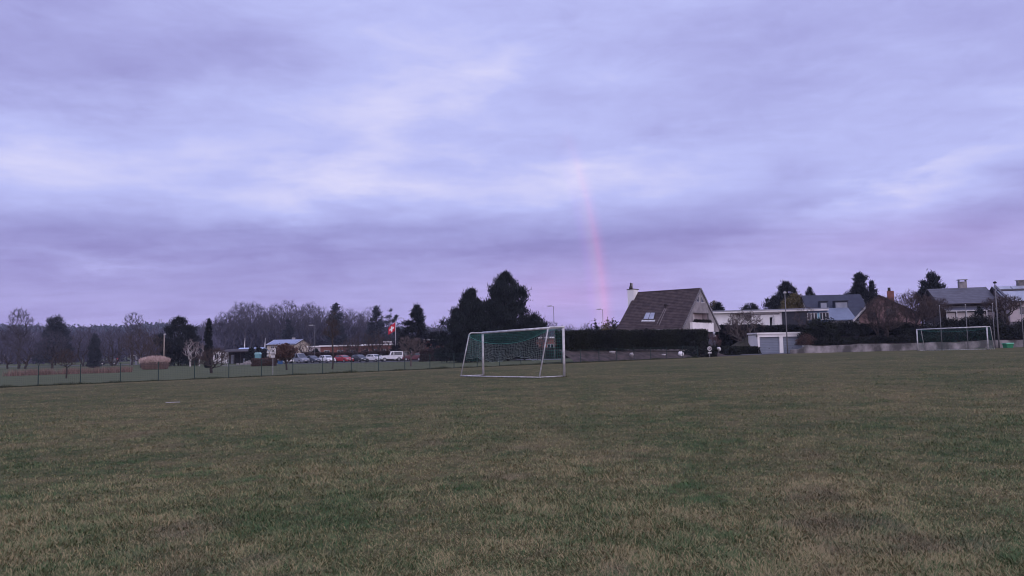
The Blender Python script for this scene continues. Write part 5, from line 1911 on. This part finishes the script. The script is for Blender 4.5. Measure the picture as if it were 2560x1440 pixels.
gsh = 'dark shrubs in the raised gardens'
for px, dd, yt, rx, ry, mt_, sd_, lb, n, sz in [
    (2052, 6.0, 801, 2.4, 2.2, M_hedge, 11, 'big rounded evergreen bush with a green top above the wall end', 9000, .20),
    (2120, 7.5, 806, 3.2, 2.6, M_shrub, 12, 'wide dark evergreen bush right of the rounded one', 9000, .20),
    (2016, 2.2, 838, 1.25, 1.0, M_brownleaf, 13, 'reddish brown leafy bush spilling over the wall beside the garage', 3600, .13),
    (2062, 2.0, 850, 2.2, 1.2, M_shrub, 14, 'low dark bush on the wall below the rounded bush', 4500, .16),
    (2125, 2.2, 846, 3.2, 1.3, M_hedge, 15, 'low dark bush on the wall left of the many-stemmed bare tree', 5000, .16),
    (2195, 2.4, 850, 2.4, 1.3, M_shrub, 16, 'low dark undergrowth below the many-stemmed bare tree', 4500, .16),
    (2180, 9.0, 812, 2.4, 2.0, M_hedge, 17, 'black-green bush behind the forked bare tree', 5500, .2),
    (2245, 7.0, 806, 2.6, 2.0, M_hedge, 18, 'dark evergreen bush in front of the pink house', 6000, .2),
    (2262, 2.0, 850, 2.6, 1.2, M_shrub, 19, 'low dark bush left of the far goal', 4500, .16),
    (2325, 4.0, 812, 2.5, 1.8, M_shrub, 20, 'dark bush behind the left half of the far goal', 6000, .18),
    (2385, 6.0, 797, 2.3, 1.8, M_shrub, 21, 'twiggy dark bush before the white conservatory', 6000, .17),
    (2352, 1.8, 836, 3.0, 1.1, M_hedge, 22, 'dark bush hanging over the wall behind the far goal', 6500, .17),
    (2425, 2.0, 826, 3.2, 1.3, M_hedge, 23, 'dark bush behind the right half of the far goal', 6500, .17),
    (2450, 5.5, 792, 3.2, 2.0, M_shrub, 24, 'broad clipped bush right of the conservatory', 8000, .18),
    (2495, 2.6, 812, 2.4, 1.5, M_hedge, 25, 'dark bush behind the tall floodlight pole', 6000, .17),
    (2535, 2.2, 818, 2.2, 1.4, M_shrub, 26, 'dark bush above the green bin', 6000, .17),
    (2578, 3.0, 800, 2.6, 1.6, M_hedge, 27, 'dark green bush at the right edge of the view', 6000, .17)]:
    p = on_terrace(px, dd)
    shrub('garden_bush', p, rx, ry, max(t_h(p, px, yt), .8), lb, int(n * 1.7), sz * .68, mt_, sd_, group=gsh, rz=math.atan2(wu.y, wu.x))
p = on_terrace(2452, 7.5)
evergreen('conifer_tree', p, t_h(p, 2440, 768), 61, 'small dark pyramid conifer right of the conservatory', [(.05, .3), (.4, .25), (.8, .1), (1, .02)], clusters=60, per=80, up=.7, size=.07, needle=M_needle_dark, crad=.1)
gbt = 'bare garden trees above the concrete wall'
for px, dd, yt, sd_, lb, kw in [
    (2212, 3.2, 738, 170, 'many-stemmed bare tree in front of the pink house', dict(env=[(0, .60, .46, .38)], n=820, trunk=.16, tr=.030, stems=3, tw=.0028, tl=.07)),
    (2292, 6.0, 724, 171, 'tall leaning bare tree between the pink house and the grey roof', dict(env=[(-.08, .80, .20, .2), (.12, .6, .36, .3), (.05, .45, .3, .2)], n=760, trunk=.2, tr=.026, stems=2, tw=.0026, tl=.07)),
    (2335, 9.0, 740, 172, 'wispy bare tree before the left end of the grey roof', dict(env=[(.1, .66, .42, .3)], n=620, trunk=.2, tr=.022, stems=2, tw=.0022, tl=.08)),
    (2516, 8.0, 734, 173, 'spreading bare shrub with a flat top in front of the solar roof', dict(env=[(0, .72, .52, .25)], n=420, trunk=.2, tr=.034, stems=3, tw=.004, tl=.08)),
    (2016, 8.5, 758, 174, 'thin bare sapling before the blue-windowed wall', dict(env=[(0, .6, .35, .38)], n=60, trunk=.3, tr=.016, tw=.004, tl=.10, rise=.2)),
    (2270, 14, 728, 175, 'small knobbly bare tree beside the brick chimney', dict(env=[(0, .7, .3, .3)], n=170, trunk=.3, tr=.02, tw=.003))]:
    p = on_terrace(px, dd)
    bare_tree('garden_tree', p, t_h(p, px, yt), sd_, lb, group=gbt, **kw)
p, h = hk(1862, 107, 772)
bare_tree('bare_shrub', p, h, 180, 'large pale many-stemmed bare shrub left of the garage', 'shrub', env=[(0, .6, .46, .38)], n=560, trunk=.14, tr=.022, stems=5, tw=.003, tl=.06, barkm=mat('pale_stems', (.14, .12, .11), .9))

# ------------------------------------------------------------------ white flat-roofed bungalow
Pl = at(1783, 815, 122); zt_ = at(1783, 783, 122).z
Pr = at(2068, 772, 118)
o = empty('flat_roofed_bungalow', (Pl.x, Pl.y, 2.5), math.atan2(Pr.y - Pl.y, Pr.x - Pl.x))
Lb = math.hypot(Pr.x - Pl.x, Pr.y - Pl.y)
fx = lambda px: (px - 1783) / (2068 - 1783) * Lb
hb = Pl.z - 2.5; ht = zt_ - 2.5
mid_ = MB()
for a, c in ((1783, 1832), (1880, 1926.5), (1938, 1957)):
    mid_.box(((fx(a) + fx(c)) / 2, .3, (hb + ht) / 2 - .1), (fx(c) - fx(a), .5, ht - hb))
mid_.box(((fx(1880) + fx(1957)) / 2, .3, ht - .45), (fx(1957) - fx(1880), .496, .9)).box((Lb / 2, 4.5, ht / 2), (Lb - .4, 7, ht - .2))
mid_.build('wall', M_white, o)
MB().prism([(-.2, -.5, ht - .05), (Lb + .1, -.5, ht - .05), (Lb + .1, 8.4, ht - .05), (-.2, 8.4, ht - .05)], (0, 0, .42)).build('roof', M_white, o)
MB().box((Lb / 2, -.52, ht + .30), (Lb + .4, .10, .16)).build('roof_edge', M_paleroof, o)
MB().box((fx(1932), .75, (hb + ht) / 2 - .5), (fx(1938) - fx(1926.5) + .1, .05, ht - hb)).build('doorway', M_black, o)
MB().box(((fx(1957) + fx(2022)) / 2, .2, ht / 2), (fx(2022) - fx(1957), .6, ht - .15)).build('dark_wall', mat('black_boards', (.022, .024, .034), .6), o)
MB().box(((fx(1905)) , .02, ht - .36), (fx(1955) - fx(1862), .06, .22)).build('clerestory_window', M_glass, o)
bw = MB().box(((fx(2022) + fx(2068)) / 2, .2, ht / 2), (fx(2068) - fx(2022), .6, ht - .15)).build('blue_wall', mat('blue_panel', (.07, .11, .20), .5), o)
for a in (2027, 2036, 2056, 2063):
    window(o, fx(a), -.10, ht - .95, 1.05 if a != 2036 else .9, 1.15, bars=1)
MB().prism([(fx(2042), -.16, ht - 1.9), (fx(2042), -.16, ht - .5), (fx(2046), -.16, ht - .42), (fx(2050), -.16, ht - .5), (fx(2050), -.16, ht - 1.9)], (0, .08, 0)).build('turquoise_shutter', mat('turquoise_paint', (.16, .36, .45), .6), o)
sf = MB().prism([(fx(1930), -.3, hb - .5), (fx(1937), -.3, hb - .5), (fx(1937.5), -.3, hb + 1.4), (fx(1935), -.3, hb + 1.7), (fx(1932), -.3, hb + .9)], (0, .1, 0)).build('folded_parasol', M_whitemetal)
sf.location = o.location; sf.rotation_euler = o.rotation_euler
tag(sf, 'folded white parasol leaning in the bungalow doorway', 'parasol')
tag(o, 'long white flat-roofed bungalow with a dark wing and blue windows', 'house')

# ------------------------------------------------------------------ houses with pitched roofs on the right
P, Lr = ridge(2003, 739, 132, 2150, -6)
ze = at(2070, 778, 127).z
bh, rf, zr_, e_, sl = gable_house('dark_roofed_house', P, Lr, 10.5, ze - 1.6, -6, 'house with a plain dark blue-grey roof and two sunk roof windows', M_white, M_slate, zg=2.5, trim=M_darkwood)
for a, b_, y_ in ((2032, 2050, 770), (2068, 2100, 770)):
    xa, xb = (a - 2003) / 147 * Lr, (b_ - 2003) / 147 * Lr
    yc = -(zr_ - (at(2060, y_, 130).z - 2.5)) / sl
    zc = zr_ + yc * sl
    dm = MB().prism([(xa, yc + .2, zc + 1.15), (xa, yc - 1.0, zc + 1.0), (xa, yc - 1.0, zc - .6), (xa, yc + .2, zc + .0)], (xb - xa, 0, 0)).build('dormer', M_slate, bh)
    MB().box(((xa + xb) / 2, yc - 1.03, zc + .25), (xb - xa - .25, .04, 1.1)).build('pane', M_paleroof, dm)
    MB().box(((xa + xb) / 2, yc - 1.0, zc + 1.06), (xb - xa + .2, .5, .10)).build('hood', M_black, dm)
Pa = at(2064, 777, 124); Pb = at(2136, 777, 124)
o = empty('lean_to', (Pa.x, 124, 2.5), R(-6))
La = Pb.x - Pa.x
MB().box((La / 2, 2, (at(2064, 800, 124).z - 2.5) / 2), (La - .3, 3.4, at(2064, 800, 124).z - 2.5)).build('wall', M_white, o)
MB().prism([(0, -.4, at(2064, 800, 123).z - 2.5), (0, 3.6, Pa.z - 2.5 + .6), (0, 3.6, Pa.z - 2.5 + .45), (0, -.4, at(2064, 800, 123).z - 2.65)], (La, 0, 0)).build('roof', mat('blue_sheet_roof', (.12, .145, .20), .4, (.10, .12, .17), 1), o)
tag(o, 'extension with a paler blue lean-to roof before the dark roof', 'extension')

# pink house, gable to the camera
Pg = at(2197, 737, 112)
zg = 3.0
o = empty('pink_house', (Pg.x, 112, zg), R(-25))
ap = Pg.z - zg
fl_ = lambda px: (px - 2197) / FPX * 112
ef = lambda py, px: at(px, py, 112).z - zg
xl, zl = fl_(2141), ef(796, 2141)
xr, zr2 = fl_(2292), ef(790, 2292)
MB().prism([(xl + .5, 0, -.5), (xr - .4, 0, -.5), (xr - .4, 0, zr2 + .1), (0, 0, ap - .3), (xl + .5, 0, zl + .1)], (0, 9, 0)).build('wall', M_pinkbrick, o)
MB().prism([(0, -.7, ap), (xr + .2, -.7, zr2 - .05), (xr + .2, -.7, zr2 - .28), (0, -.7, ap - .24)], (0, 10, 0)).prism([(0, -.7, ap), (0, -.7, ap - .24), (xl - .3, -.7, zl - .42), (xl - .3, -.7, zl - .18)], (0, 10, 0)).build('roof', M_tile, o)
MB().prism([(xl - .34, -.76, zl - .15), (xl - .34, -.76, zl - .6), (xl * .55, -.76, zl + (ap - zl) * .42), (xl * .55, -.76, zl + (ap - zl) * .42 + .4)], (0, .05, 0)).build('barge_board', M_whitemetal, o)
for x_, z_ in ((fl_(2180), ef(790, 2180)), (fl_(2222), ef(782, 2222))): window(o, x_, 0, z_, 1.3, 1.3, fm_=M_darkwood)
cx_, cz_ = fl_(2225), ef(727, 2225)
MB().box((cx_, 3.2, cz_ - 1.2), (.95, .8, 2.6)).build('chimney', M_terracotta, o)
MB().lathe((cx_ - .15, 3.2, cz_ + .08), [(.22, 0), (.19, .5), (.22, .55)], 10).build('chimney_pot', M_darkwood, o)
tag(o, 'pink brick house with its gable to the pitch and a brick chimney', 'house')
# grey-roofed house with conservatory
P, Lr = ridge(2318, 722.5, 121, 2464, -16)
ze = at(2380, 759, 114.5).z
gh, rf, zr_, e_, sl = gable_house('grey_roofed_house', P, Lr, 10.6, ze, -16, 'house with a wide ribbed grey roof, brick chimney and white conservatory', M_darkwood, M_greyroof, zg=3.2, over=.7, trim=M_darkwood)
MB().box((Lr * .62, .3, zr_ + .35), (1.1, .9, 1.3)).build('chimney', M_concrete, gh)
ccp = MB().box((Lr * .62, .3, zr_ + 1.32), (1.35, 1.1, .09))
for sx_ in (-.5, .5): ccp.box((Lr * .62 + sx_, .3, zr_ + 1.14), (.08, .8, .28))
ccp.build('chimney_cap', M_greymetal, gh)
ya = -5.3
zc0, zc1 = 0, at(2380, 777, 112).z - 3.2
cv = MB()
Lc_ = Lr * .80
for k in range(6):
    x = .6 + Lc_ * k / 5
    cv.box((x, ya - 2.6, zc1 / 2), (.12, .12, zc1))
cv.box((.6 + Lc_ / 2, ya - 2.6, zc1), (Lc_ + .3, .14, .16)).box((.6 + Lc_ / 2, ya - .1, zc1 + .7), (Lc_ + .3, .12, .12))
for k in range(4): cv.tube([(.6 + Lc_ * k / 3, ya - 2.6, zc1 + .06), (.6 + Lc_ * k / 3, ya - .1, zc1 + .70)], .05, 4)
con = cv.build('conservatory', M_whitemetal, gh)
MB().prism([(.5, ya - 2.65, zc1 + .09), (.5, ya - .1, zc1 + .75), (.5, ya - .1, zc1 + .72), (.5, ya - 2.65, zc1 + .06)], (Lc_ + .1, 0, 0)).build('glass_roof', mat('dark_glass_roof', (.06, .06, .075), .3, spec=.7), con)
bl = MB()
for k, (w, ok) in enumerate([(1, 1), (1, 1), (1, 1), (1, 1), (1, 0)]):
    if ok: bl.box((.6 + Lc_ * (k + .5) / 5, ya - 2.2, zc1 / 2 - .1), (Lc_ / 5 - .2, .05, zc1 - .3))
bl.build('roller_blind', mat('cream_blind', (.50, .46, .44), .8, (.42, .39, .38), 2), con)
MB().box((.6 + Lc_ * .9, ya - 2.2, zc1 / 2 - .1), (Lc_ / 5 - .2, .05, zc1 - .3)).build('pane', M_glass, con)
# solar-roofed house at the right edge
P, Lr = ridge(2480, 716.5, 116, 2640, -16)
ze = at(2500, 753.5, 109.5).z
sh, rf, zr_, e_, sl = gable_house('solar_roofed_house', P, Lr, 10.6, ze, -16, 'house with pale glazed solar panels over its roof at the right edge', M_lilac, M_paleroof, zg=3.2, over=.6, trim=M_darkwood)
for k in range(6):
    x0 = .35 + k * 2.02
    pn = MB().prism([(x0, -.35, zr_ - .35 * sl + .03), (x0 + 1.84, -.35, zr_ - .35 * sl + .03), (x0 + 1.84, -1.45, zr_ - 1.45 * sl + .03), (x0, -1.45, zr_ - 1.45 * sl + .03)], (0, -.05, .09)).build('solar_panel', M_solar if k > 5 else M_paleroof, sh)
MB().prism([(.1, -1.5, zr_ - 1.5 * sl + .02), (Lr - .1, -1.5, zr_ - 1.5 * sl + .02), (Lr - .1, -1.95, zr_ - 1.95 * sl + .02), (.1, -1.95, zr_ - 1.95 * sl + .02)], (0, -.03, .05)).build('panel_gap', M_darkwood, sh)
MB().box((.35, -3.4, zr_ - 3.4 * sl + .2), (.3, 7.0, .14), M=Matrix.Rotation(math.atan(sl), 3, 'X')).build('verge_tiles', M_greyroof, sh)
xc = Lr * .47
MB().box((xc, .3, zr_ + .25), (1.0, .8, 1.1)).build('chimney', M_concrete, sh)
MB().box((xc, .3, zr_ + .84), (1.3, 1.0, .08)).build('chimney_cap', M_greymetal, sh)
for x in (2.5, 6.0): window(sh, x, -5.3, (e_) - 1.4, 1.6, 1.2)

# green bin
q = stand(2521, 84)[0]
o = empty('waste_bin', q)
hb_ = at(2521, 857, q.y).z - q.z
M_green = mat('green_plastic', (.02, .20, .09), .5, (.015, .16, .07), 3)
b = MB()
for z_, s_ in ((0, .40), (hb_ * .82, .50)): pass
b.poly([(sx_ * s_ / 1, sy_ * s_ / 1, z_) for z_, s_ in ((.04, .33), (hb_ * .82, .40)) for sx_, sy_ in ((-1, -1), (1, -1), (1, 1), (-1, 1))], [(0, 1, 5, 4), (1, 2, 6, 5), (2, 3, 7, 6), (3, 0, 4, 7), (4, 5, 6, 7), (3, 2, 1, 0)])
b.build('body', M_green, o)
MB().prism([(-.44, -.44, hb_ * .84), (-.44, .44, hb_ * .84), (-.44, .40, hb_ * .98), (-.44, -.36, hb_)], (.88, 0, 0)).build('lid', mat('pale_green_plastic', (.10, .38, .24), .45), o)
tag(o, 'bright green plastic bin on the grass right of the far goal', 'bin')

# ------------------------------------------------------------------ conifers of the right-hand gardens
def back(px, Y, yt, zg): 
    p = at(px, 850, Y); p = Vector((p.x, Y, zg)); return p, at(px, yt, Y).z - zg
p, h = back(1972, 140, 707, 3)
evergreen('pine_tree', p, h, 41, 'large spiky dark pine behind the white bungalow', [(.15, .3), (.4, .44), (.55, .38), (.75, .20), (.9, .10), (1, .015)], clusters=170, per=90, up=.8, size=.06, crad=.07, spray=.4, slim=.24, lumps=.35, needle=M_needle_dark, off=lambda t: -.10 + .10 * t)
p, h = back(1992, 134, 737, 3)
evergreen('golden_conifer', p, h, 42, 'golden yellow-green conifer in front of the large spiky pine', [(.1, .36), (.5, .42), (.8, .28), (1, .04)], clusters=120, per=80, up=.6, size=.07, crad=.09, spray=.5, needle=M_gold)
p, h = back(2030, 150, 722, 3)
evergreen('pine_tree', p, h, 43, 'small dark pine top showing over the dark blue roof', [(.4, .12), (.75, .14), (1, .02)], clusters=50, per=70, up=.8, size=.05, crad=.05, needle=M_needle_dark)
p, h = back(1882, 135, 759, 3)
evergreen('conifer_tree', p, h, 44, 'little round-topped conifer above the pale bare shrub', [(.2, .3), (.6, .33), (.85, .22), (1, .05)], clusters=70, per=70, up=.6, size=.07, crad=.09, needle=M_shrub)
p, h = back(1788, 140, 756, 2)
evergreen('golden_conifer', p, h, 45, 'yellowish conifer just right of the boarded gable', [(.2, .30), (.6, .3), (.85, .16), (1, .02)], clusters=70, per=70, up=.6, size=.07, crad=.08, needle=M_gold)
p, h = back(1800, 138, 758, 2)
evergreen('conifer_tree', p, h, 46, 'dark pointed conifer beside the yellowish one right of the gable', [(.2, .32), (.55, .28), (.8, .12), (1, .015)], clusters=70, per=70, up=.6, size=.07, crad=.07, needle=M_needle_dark)
p, h = back(2157, 145, 687, 3)
evergreen('conifer_tree', p, h, 47, 'dark conifer with a bushy head, taller of the two left of the brick chimney', [(.2, .22), (.5, .24), (.72, .17), (.84, .09), (.93, .085), (1, .02)], clusters=150, per=90, up=.55, size=.05, crad=.055, spray=.45, needle=M_needle_dark)
p, h = back(2187, 146, 703, 3)
evergreen('conifer_tree', p, h, 48, 'slim pointed conifer left of the brick chimney', [(.2, .11), (.6, .09), (.85, .05), (1, .01)], clusters=80, per=80, up=.6, size=.045, crad=.04, needle=M_needle_dark)
p, h = back(2336, 150, 684, 3)
evergreen('conifer_tree', p, h, 49, 'dense dark twin-topped conifer behind the grey roof', [(.2, .22), (.6, .21), (.8, .14), (1, .03)], clusters=140, per=90, up=.7, size=.05, crad=.055, needle=M_needle_dark, off=lambda t: .03 * (1 if int(t * 97) % 2 else -1) * t)
for px, Y, yt, rx, sd_, lb in [(1560, 112, 810, 3.4, 71, 'dark evergreen bush left of the steep-roofed house'), (1497, 114, 817, 2.4, 72, 'low dark bush under the right street lamp'), (1530, 110, 816, 2.2, 73, 'olive bush just above the hedge beside the house')]:
    p, h = hk(px - 8, Y, yt)
    shrub('evergreen_bush', p, rx, rx * .8, h, lb, 6000, .22, M_gold if sd_ == 73 else M_hedge, sd_)
# ------------------------------------------------------------------ buildings on the left and behind the car park
P, Lr = ridge(685, 849.5, 198, 759, -10)
ze = at(730, 861, 193).z
ch_, rf, zr_, e_, sl = gable_house('cream_house', P, Lr, 8.5, ze, -10, 'cream house with a blue solar roof and one lit window behind the car park', M_cream, M_paleroof, over=.4, trim=M_darkwood)
for k in range(10):
    x0 = .5 + k * (Lr - .9) / 10
    MB().prism([(x0, -.3, zr_ - .3 * sl + .02), (x0 + (Lr - .9) / 10 - .05, -.3, zr_ - .3 * sl + .02), (x0 + (Lr - .9) / 10 - .05, -4.1, zr_ - 4.1 * sl + .02), (x0, -4.1, zr_ - 4.1 * sl + .02)], (0, -.03, .06)).build('solar_panel', mat('blue_solar_glass', (.16, .20, .32), .2, spec=.8) if k == 0 else bpy.data.materials['blue_solar_glass'], ch_)
MB().box((Lr * .62, .8, zr_ + .1), (.7, .6, .8)).build('chimney', M_stone, ch_)
for k, (x, lit) in enumerate([(.22, 0), (.36, 0), (.52, 0), (.655, 1), (.73, 1), (.88, 0)]):
    window(ch_, Lr * x, -4.25, e_ - .95, 1.0, 1.1, pane=M_lit if lit else None)
# gable windows and a little canopy
gw = MB()
for y in (-2.4, -.9, .6): gw.box((.29, y, e_ - .9), (.05, 1.0, 1.2))
gw.build('gable_window', M_glass, ch_)
MB().box((-.2, -.6, e_ + .05), (.9, 4.0, .1)).build('canopy', M_darkwood, ch_)


def flat_block(name, pxl, pxr, Y, yt, yb, label, wall, roofm, D=7, cat='building', yaw=0, lip=.3, feats=None, group=None, zg=None):
    a = at(pxl, yb, Y); c = at(pxr, yb, Y)
    zg = gz(a.x, Y) if zg is None else zg
    o = empty(name, (a.x, Y, zg), R(yaw))
    W = (c.x - a.x) / math.cos(R(yaw)); h = at((pxl + pxr) / 2, yt, Y).z - zg
    MB().box((W / 2, D / 2, h / 2 - .1), (W, D, h - .2)).build('wall', wall, o)
    MB().box((W / 2, D / 2, h - .02), (W + 2 * lip, D + 2 * lip, .28)).build('roof', roofm, o)
    if feats: feats(o, W, h)
    return tag(o, label, cat, group)


def wins(n, lit=()):
    def f(o, W, h):
        for k in range(n): window(o, W * (k + .5) / n, 0, h * .55, min(1.4, W / n * .6), 1.1, pane=M_lit if k in lit else None)
    return f


flat_block('lit_house', 771, 810, 186, 866, 882, 'low house with a glowing window just left of the larch', M_lilac, M_white, feats=wins(4, (1,)))
flat_block('brick_building', 801, 900, 178, 864, 885, 'long low brick building with a white roof edge behind the red car', M_terracotta, M_white, feats=wins(3))
flat_block('brick_building', 905, 1012, 182, 861, 885, 'low dark brick building with a white roof edge behind the flagpole', M_terracotta, M_white, feats=wins(5))
flat_block('long_house', 960, 1010, 200, 854, 880, 'house with two white roof bands behind the flagpole', M_lilac, M_white, feats=wins(4))
flat_block('terracotta_building', 1062, 1395, 160, 846, 885, 'long terracotta building with a white roof edge behind the pines', M_terracotta, M_white, D=9, feats=wins(9))
o = flat_block('white_shed', 533, 566, 172, 876, 892, 'white-walled shed with a low roof beside the columnar conifer', M_white, M_darkwood, feats=wins(2))
P, Lr = ridge(537, 869, 174, 575, 0)
# dark open shed: posts, roof, back wall
a = at(553, 895, 160); c = at(618, 895, 160); zg = gz(a.x, 160); h = at(585, 878, 160).z - zg; W = c.x - a.x
o = empty('open_shed', (a.x, 160, zg))
MB().prism([(-.3, -.6, h - .25), (W + .3, -.6, h - .25), (W + .3, 4.4, h + .25), (-.3, 4.4, h + .25)], (0, 0, .2)).build('roof', M_darkwood, o)
for k in range(5): MB().box((W * k / 4 * .96 + .1, 0, h / 2 - .15), (.15, .15, h - .25)).build('post', M_darkwood, o)
MB().box((W / 2, 4.2, h / 2 - .1), (W, .12, h - .1)).build('back_wall', M_darkwood, o)
MB().box((W * .38, 1.0, h * .36), (W * .13, .3, h * .7)).box((W * .88, .6, h * .2), (W * .12, .3, h * .42)).build('stored_panel', M_paleroof, o)
tag(o, 'dark timber shed open at the front with pale panels inside', 'shed')
P, Lr = ridge(600, 869.5, 182, 662, -4)
bb, rf, zr_, e_, sl = gable_house('blue_roofed_hut', P, Lr, 6, at(630, 878.5, 179).z, -4, 'hut with a pale blue roof behind the dark conical bushes', M_white, mat('light_blue_roof', (.28, .36, .50), .4, (.24, .31, .44), 1), over=.3)
window(bb, Lr * .3, -3, 1.3, 1.2, 1.0)
a = at(645, 893, 152); zg = gz(a.x, 152); h = at(645, 881, 152).z - zg
o = empty('teal_shelter', (a.x, 152, zg))
MB().box((0, 0, h * .42), (1.0, 1.0, h * .84)).build('body', mat('teal_plastic', (.13, .30, .33), .6), o)
MB().prism([(-.6, -.6, h * .84), (.6, -.6, h * .84), (.4, -.6, h), (-.4, -.6, h)], (0, 1.2, 0)).build('roof', mat('pale_teal', (.25, .45, .48), .5), o)
tag(o, 'small teal-green cabin left of the cream house', 'cabin')
for px, Y, yt, sd_, lb in [(629, 158, 872, 81, 'dark conical bush beside the open shed'), (648, 162, 871, 82, 'dark conical bush behind the teal cabin'), (661, 158, 874, 83, 'dark bush between the teal cabin and the cream house'),
                           (690, 160, 876, 84, 'dark bush in front of the cream gable'), (790, 162, 874, 85, 'low dark bush beside the lit house')]:
    p, h = stand(px, Y, yt)
    evergreen('conical_bush', p, h, sd_, lb, [(.02, .4), (.5, .38), (.8, .25), (1, .05)], 'shrub', 'dark bushes left of the car park', clusters=60, per=60, leafy=True, size=.09, needle=M_shrub, crad=.13, trunk_r=0)
g = np.random.default_rng(77)
p, h = stand(621, 150, 888)
b = MB()
for k in range(46):
    q = g.normal(size=3) * np.array([.85, .4, 0])
    zz = max(0, .55 - .45 * abs(q[0])) * g.random()
    r = g.uniform(.14, .26)
    b.box((q[0], q[1], zz + r * .5), (r * 2, r * 1.5, r * 1.3), g.uniform(0, 3))
tag(b.build('stone_pile', M_stone, loc=p), 'low heap of pale stones in front of the open shed', 'stone pile')
# hedges behind the cars and along the far side road
def hd(px0, Y0, px1, Y1, yt, lb, n, mt_, sd_, w=1.4):
    a = Vector((*gp(px0, Y0), gz(*gp(px0, Y0)))); c = Vector((*gp(px1, Y1), gz(*gp(px1, Y1))))
    hedge('garden_hedge', a, c, w, at(px0, yt, Y0).z - a.z, lb, n, .2, mt_, sd_, h1=at(px1, yt + (-.018 * (px1 - px0)) * 0, Y1).z - c.z)
M_darkbrown = leaf_mat('dark_brown_leaves', (.022, .015, .014), (.055, .036, .032))
hd(758, 161, 905, 160, 883, 'dark brown hedge behind the silver van and the red car', 14000, M_darkbrown, 21)
hd(905, 160, 1052, 157, 880, 'dark red-brown hedge behind the white off-roader', 14000, M_darkbrown, 22)
hd(1056, 136, 1240, 130, 874.5, 'long brown-black hedge left of the near goal', 22000, M_darkbrown, 23, 1.8)
hd(1240, 129, 1440, 121, 871, 'dark hedge seen through the near goal', 22000, M_darkbrown, 24, 1.8)
# caravan under the trees
p, h = stand(1110, 163, 846)
o = empty('caravan', p)
MB().prism([(-2.4, -1.1, .5), (2.4, -1.1, .5), (2.5, -1.1, 1.5), (2.1, -1.1, h), (-2.0, -1.1, h), (-2.5, -1.1, 1.5)], (0, 2.2, 0)).build('body', M_white, o)
MB().box((-.9, -1.12, h * .66), (1.2, .04, .6)).box((1.0, -1.12, h * .66), (1.2, .04, .6)).build('window', M_glass, o)
for s_ in (-1.15, 1.15): MB().tube([(0, s_ - .1, .35), (0, s_ + .1, .35)], .35, 14).build('wheel', M_tyre, o)
tag(o, 'white caravan roof under the trees left of the pines', 'caravan')
# houses far left
for px0, px1, Y, yr, ye, lb, wl, rf_ in [(6, 56, 262, 844, 858, 'pale pink house among the trees at the far left edge', M_lilac, mat('brown_far_roof', (.10, .07, .065), .8)),
                                         (66, 94, 285, 831, 846, 'far house with a grey roof behind the left trees', M_lilac, M_greyroof),
                                         (166, 192, 265, 840, 855, 'dark barn with a low roof between the hazy trees', M_darkwood, M_darkwood)]:
    P, Lr = ridge(px0, yr, Y, px1, 12)
    hh_, r_, a_, b_, s_ = gable_house('distant_house', P, Lr, 8, at(px0, ye, Y - 4).z, 12, lb, wl, rf_, over=.5)
    for k in range(3): window(hh_, Lr * (.2 + .3 * k), -4, max(b_ - 1.6, 1), 1.2, 1.2)
# masts and water tower on the hill
for px, lb in [(397.5, 'thin lattice mast on the horizon, left of the pair'), (402.5, 'thin lattice mast on the horizon, next to the water tower')]:
    zb = at(px, 822, 900).z; zt_ = at(px, 798, 900).z
    x = at(px, 822, 900).x
    o = empty('radio_mast', (x, 900, zb - 6))
    b = MB(); H_ = zt_ - zb + 6
    for a_ in range(3):
        b.tube([(.7 * math.cos(a_ * 2.09), .7 * math.sin(a_ * 2.09), 0), (.25 * math.cos(a_ * 2.09), .25 * math.sin(a_ * 2.09), H_)], .14, 4)
    for k in range(8):
        z_ = H_ * k / 8; r = .7 - .45 * k / 8
        for a_ in range(3):
            b.tube([(r * math.cos(a_ * 2.09), r * math.sin(a_ * 2.09), z_), (r * math.cos((a_ + 1) * 2.09), r * math.sin((a_ + 1) * 2.09), z_ + H_ / 8)], .07, 3)
    b.build('lattice', M_greymetal, o)
    tag(o, lb, 'mast')
zb = at(417, 824, 900).z; zt_ = at(417, 808, 900).z; x = at(417, 824, 900).x
o = empty('water_tower', (x, 900, zb - 6))
h_ = zt_ - zb + 6
MB().lathe((0, 0, 0), [(2.2, 0), (1.8, h_ * .55), (1.9, h_ * .6)], 20).build('shaft', M_concrete, o, True)
MB().lathe((0, 0, h_ * .6), [(1.9, 0), (5.2, h_ * .24), (5.6, h_ * .27), (5.2, h_ * .31), (1.2, h_ * .38), (1.0, h_ * .46)], 24).build('tank', M_concrete, o, True)
tag(o, 'funnel-shaped water tower on the horizon left of the black pine', 'water tower')

# ------------------------------------------------------------------ air
mt = bpy.data.materials.new('haze')
mt.use_nodes = True
nt = mt.node_tree
nt.nodes.clear()
out = nt.nodes.new('ShaderNodeOutputMaterial')
pv = nt.nodes.new('ShaderNodeVolumePrincipled')
pv.inputs['Color'].default_value = (.66, .74, .98, 1)
pv.inputs['Density'].default_value = 0.00017
pv.inputs['Anisotropy'].default_value = 0.0
nt.links.new(pv.outputs['Volume'], out.inputs['Volume'])
hz = MB().box((0, 560, 24), (2400, 1240, 56)).build('haze', mt)
tag(hz, 'thin evening haze over the fields', 'haze', kind='stuff')
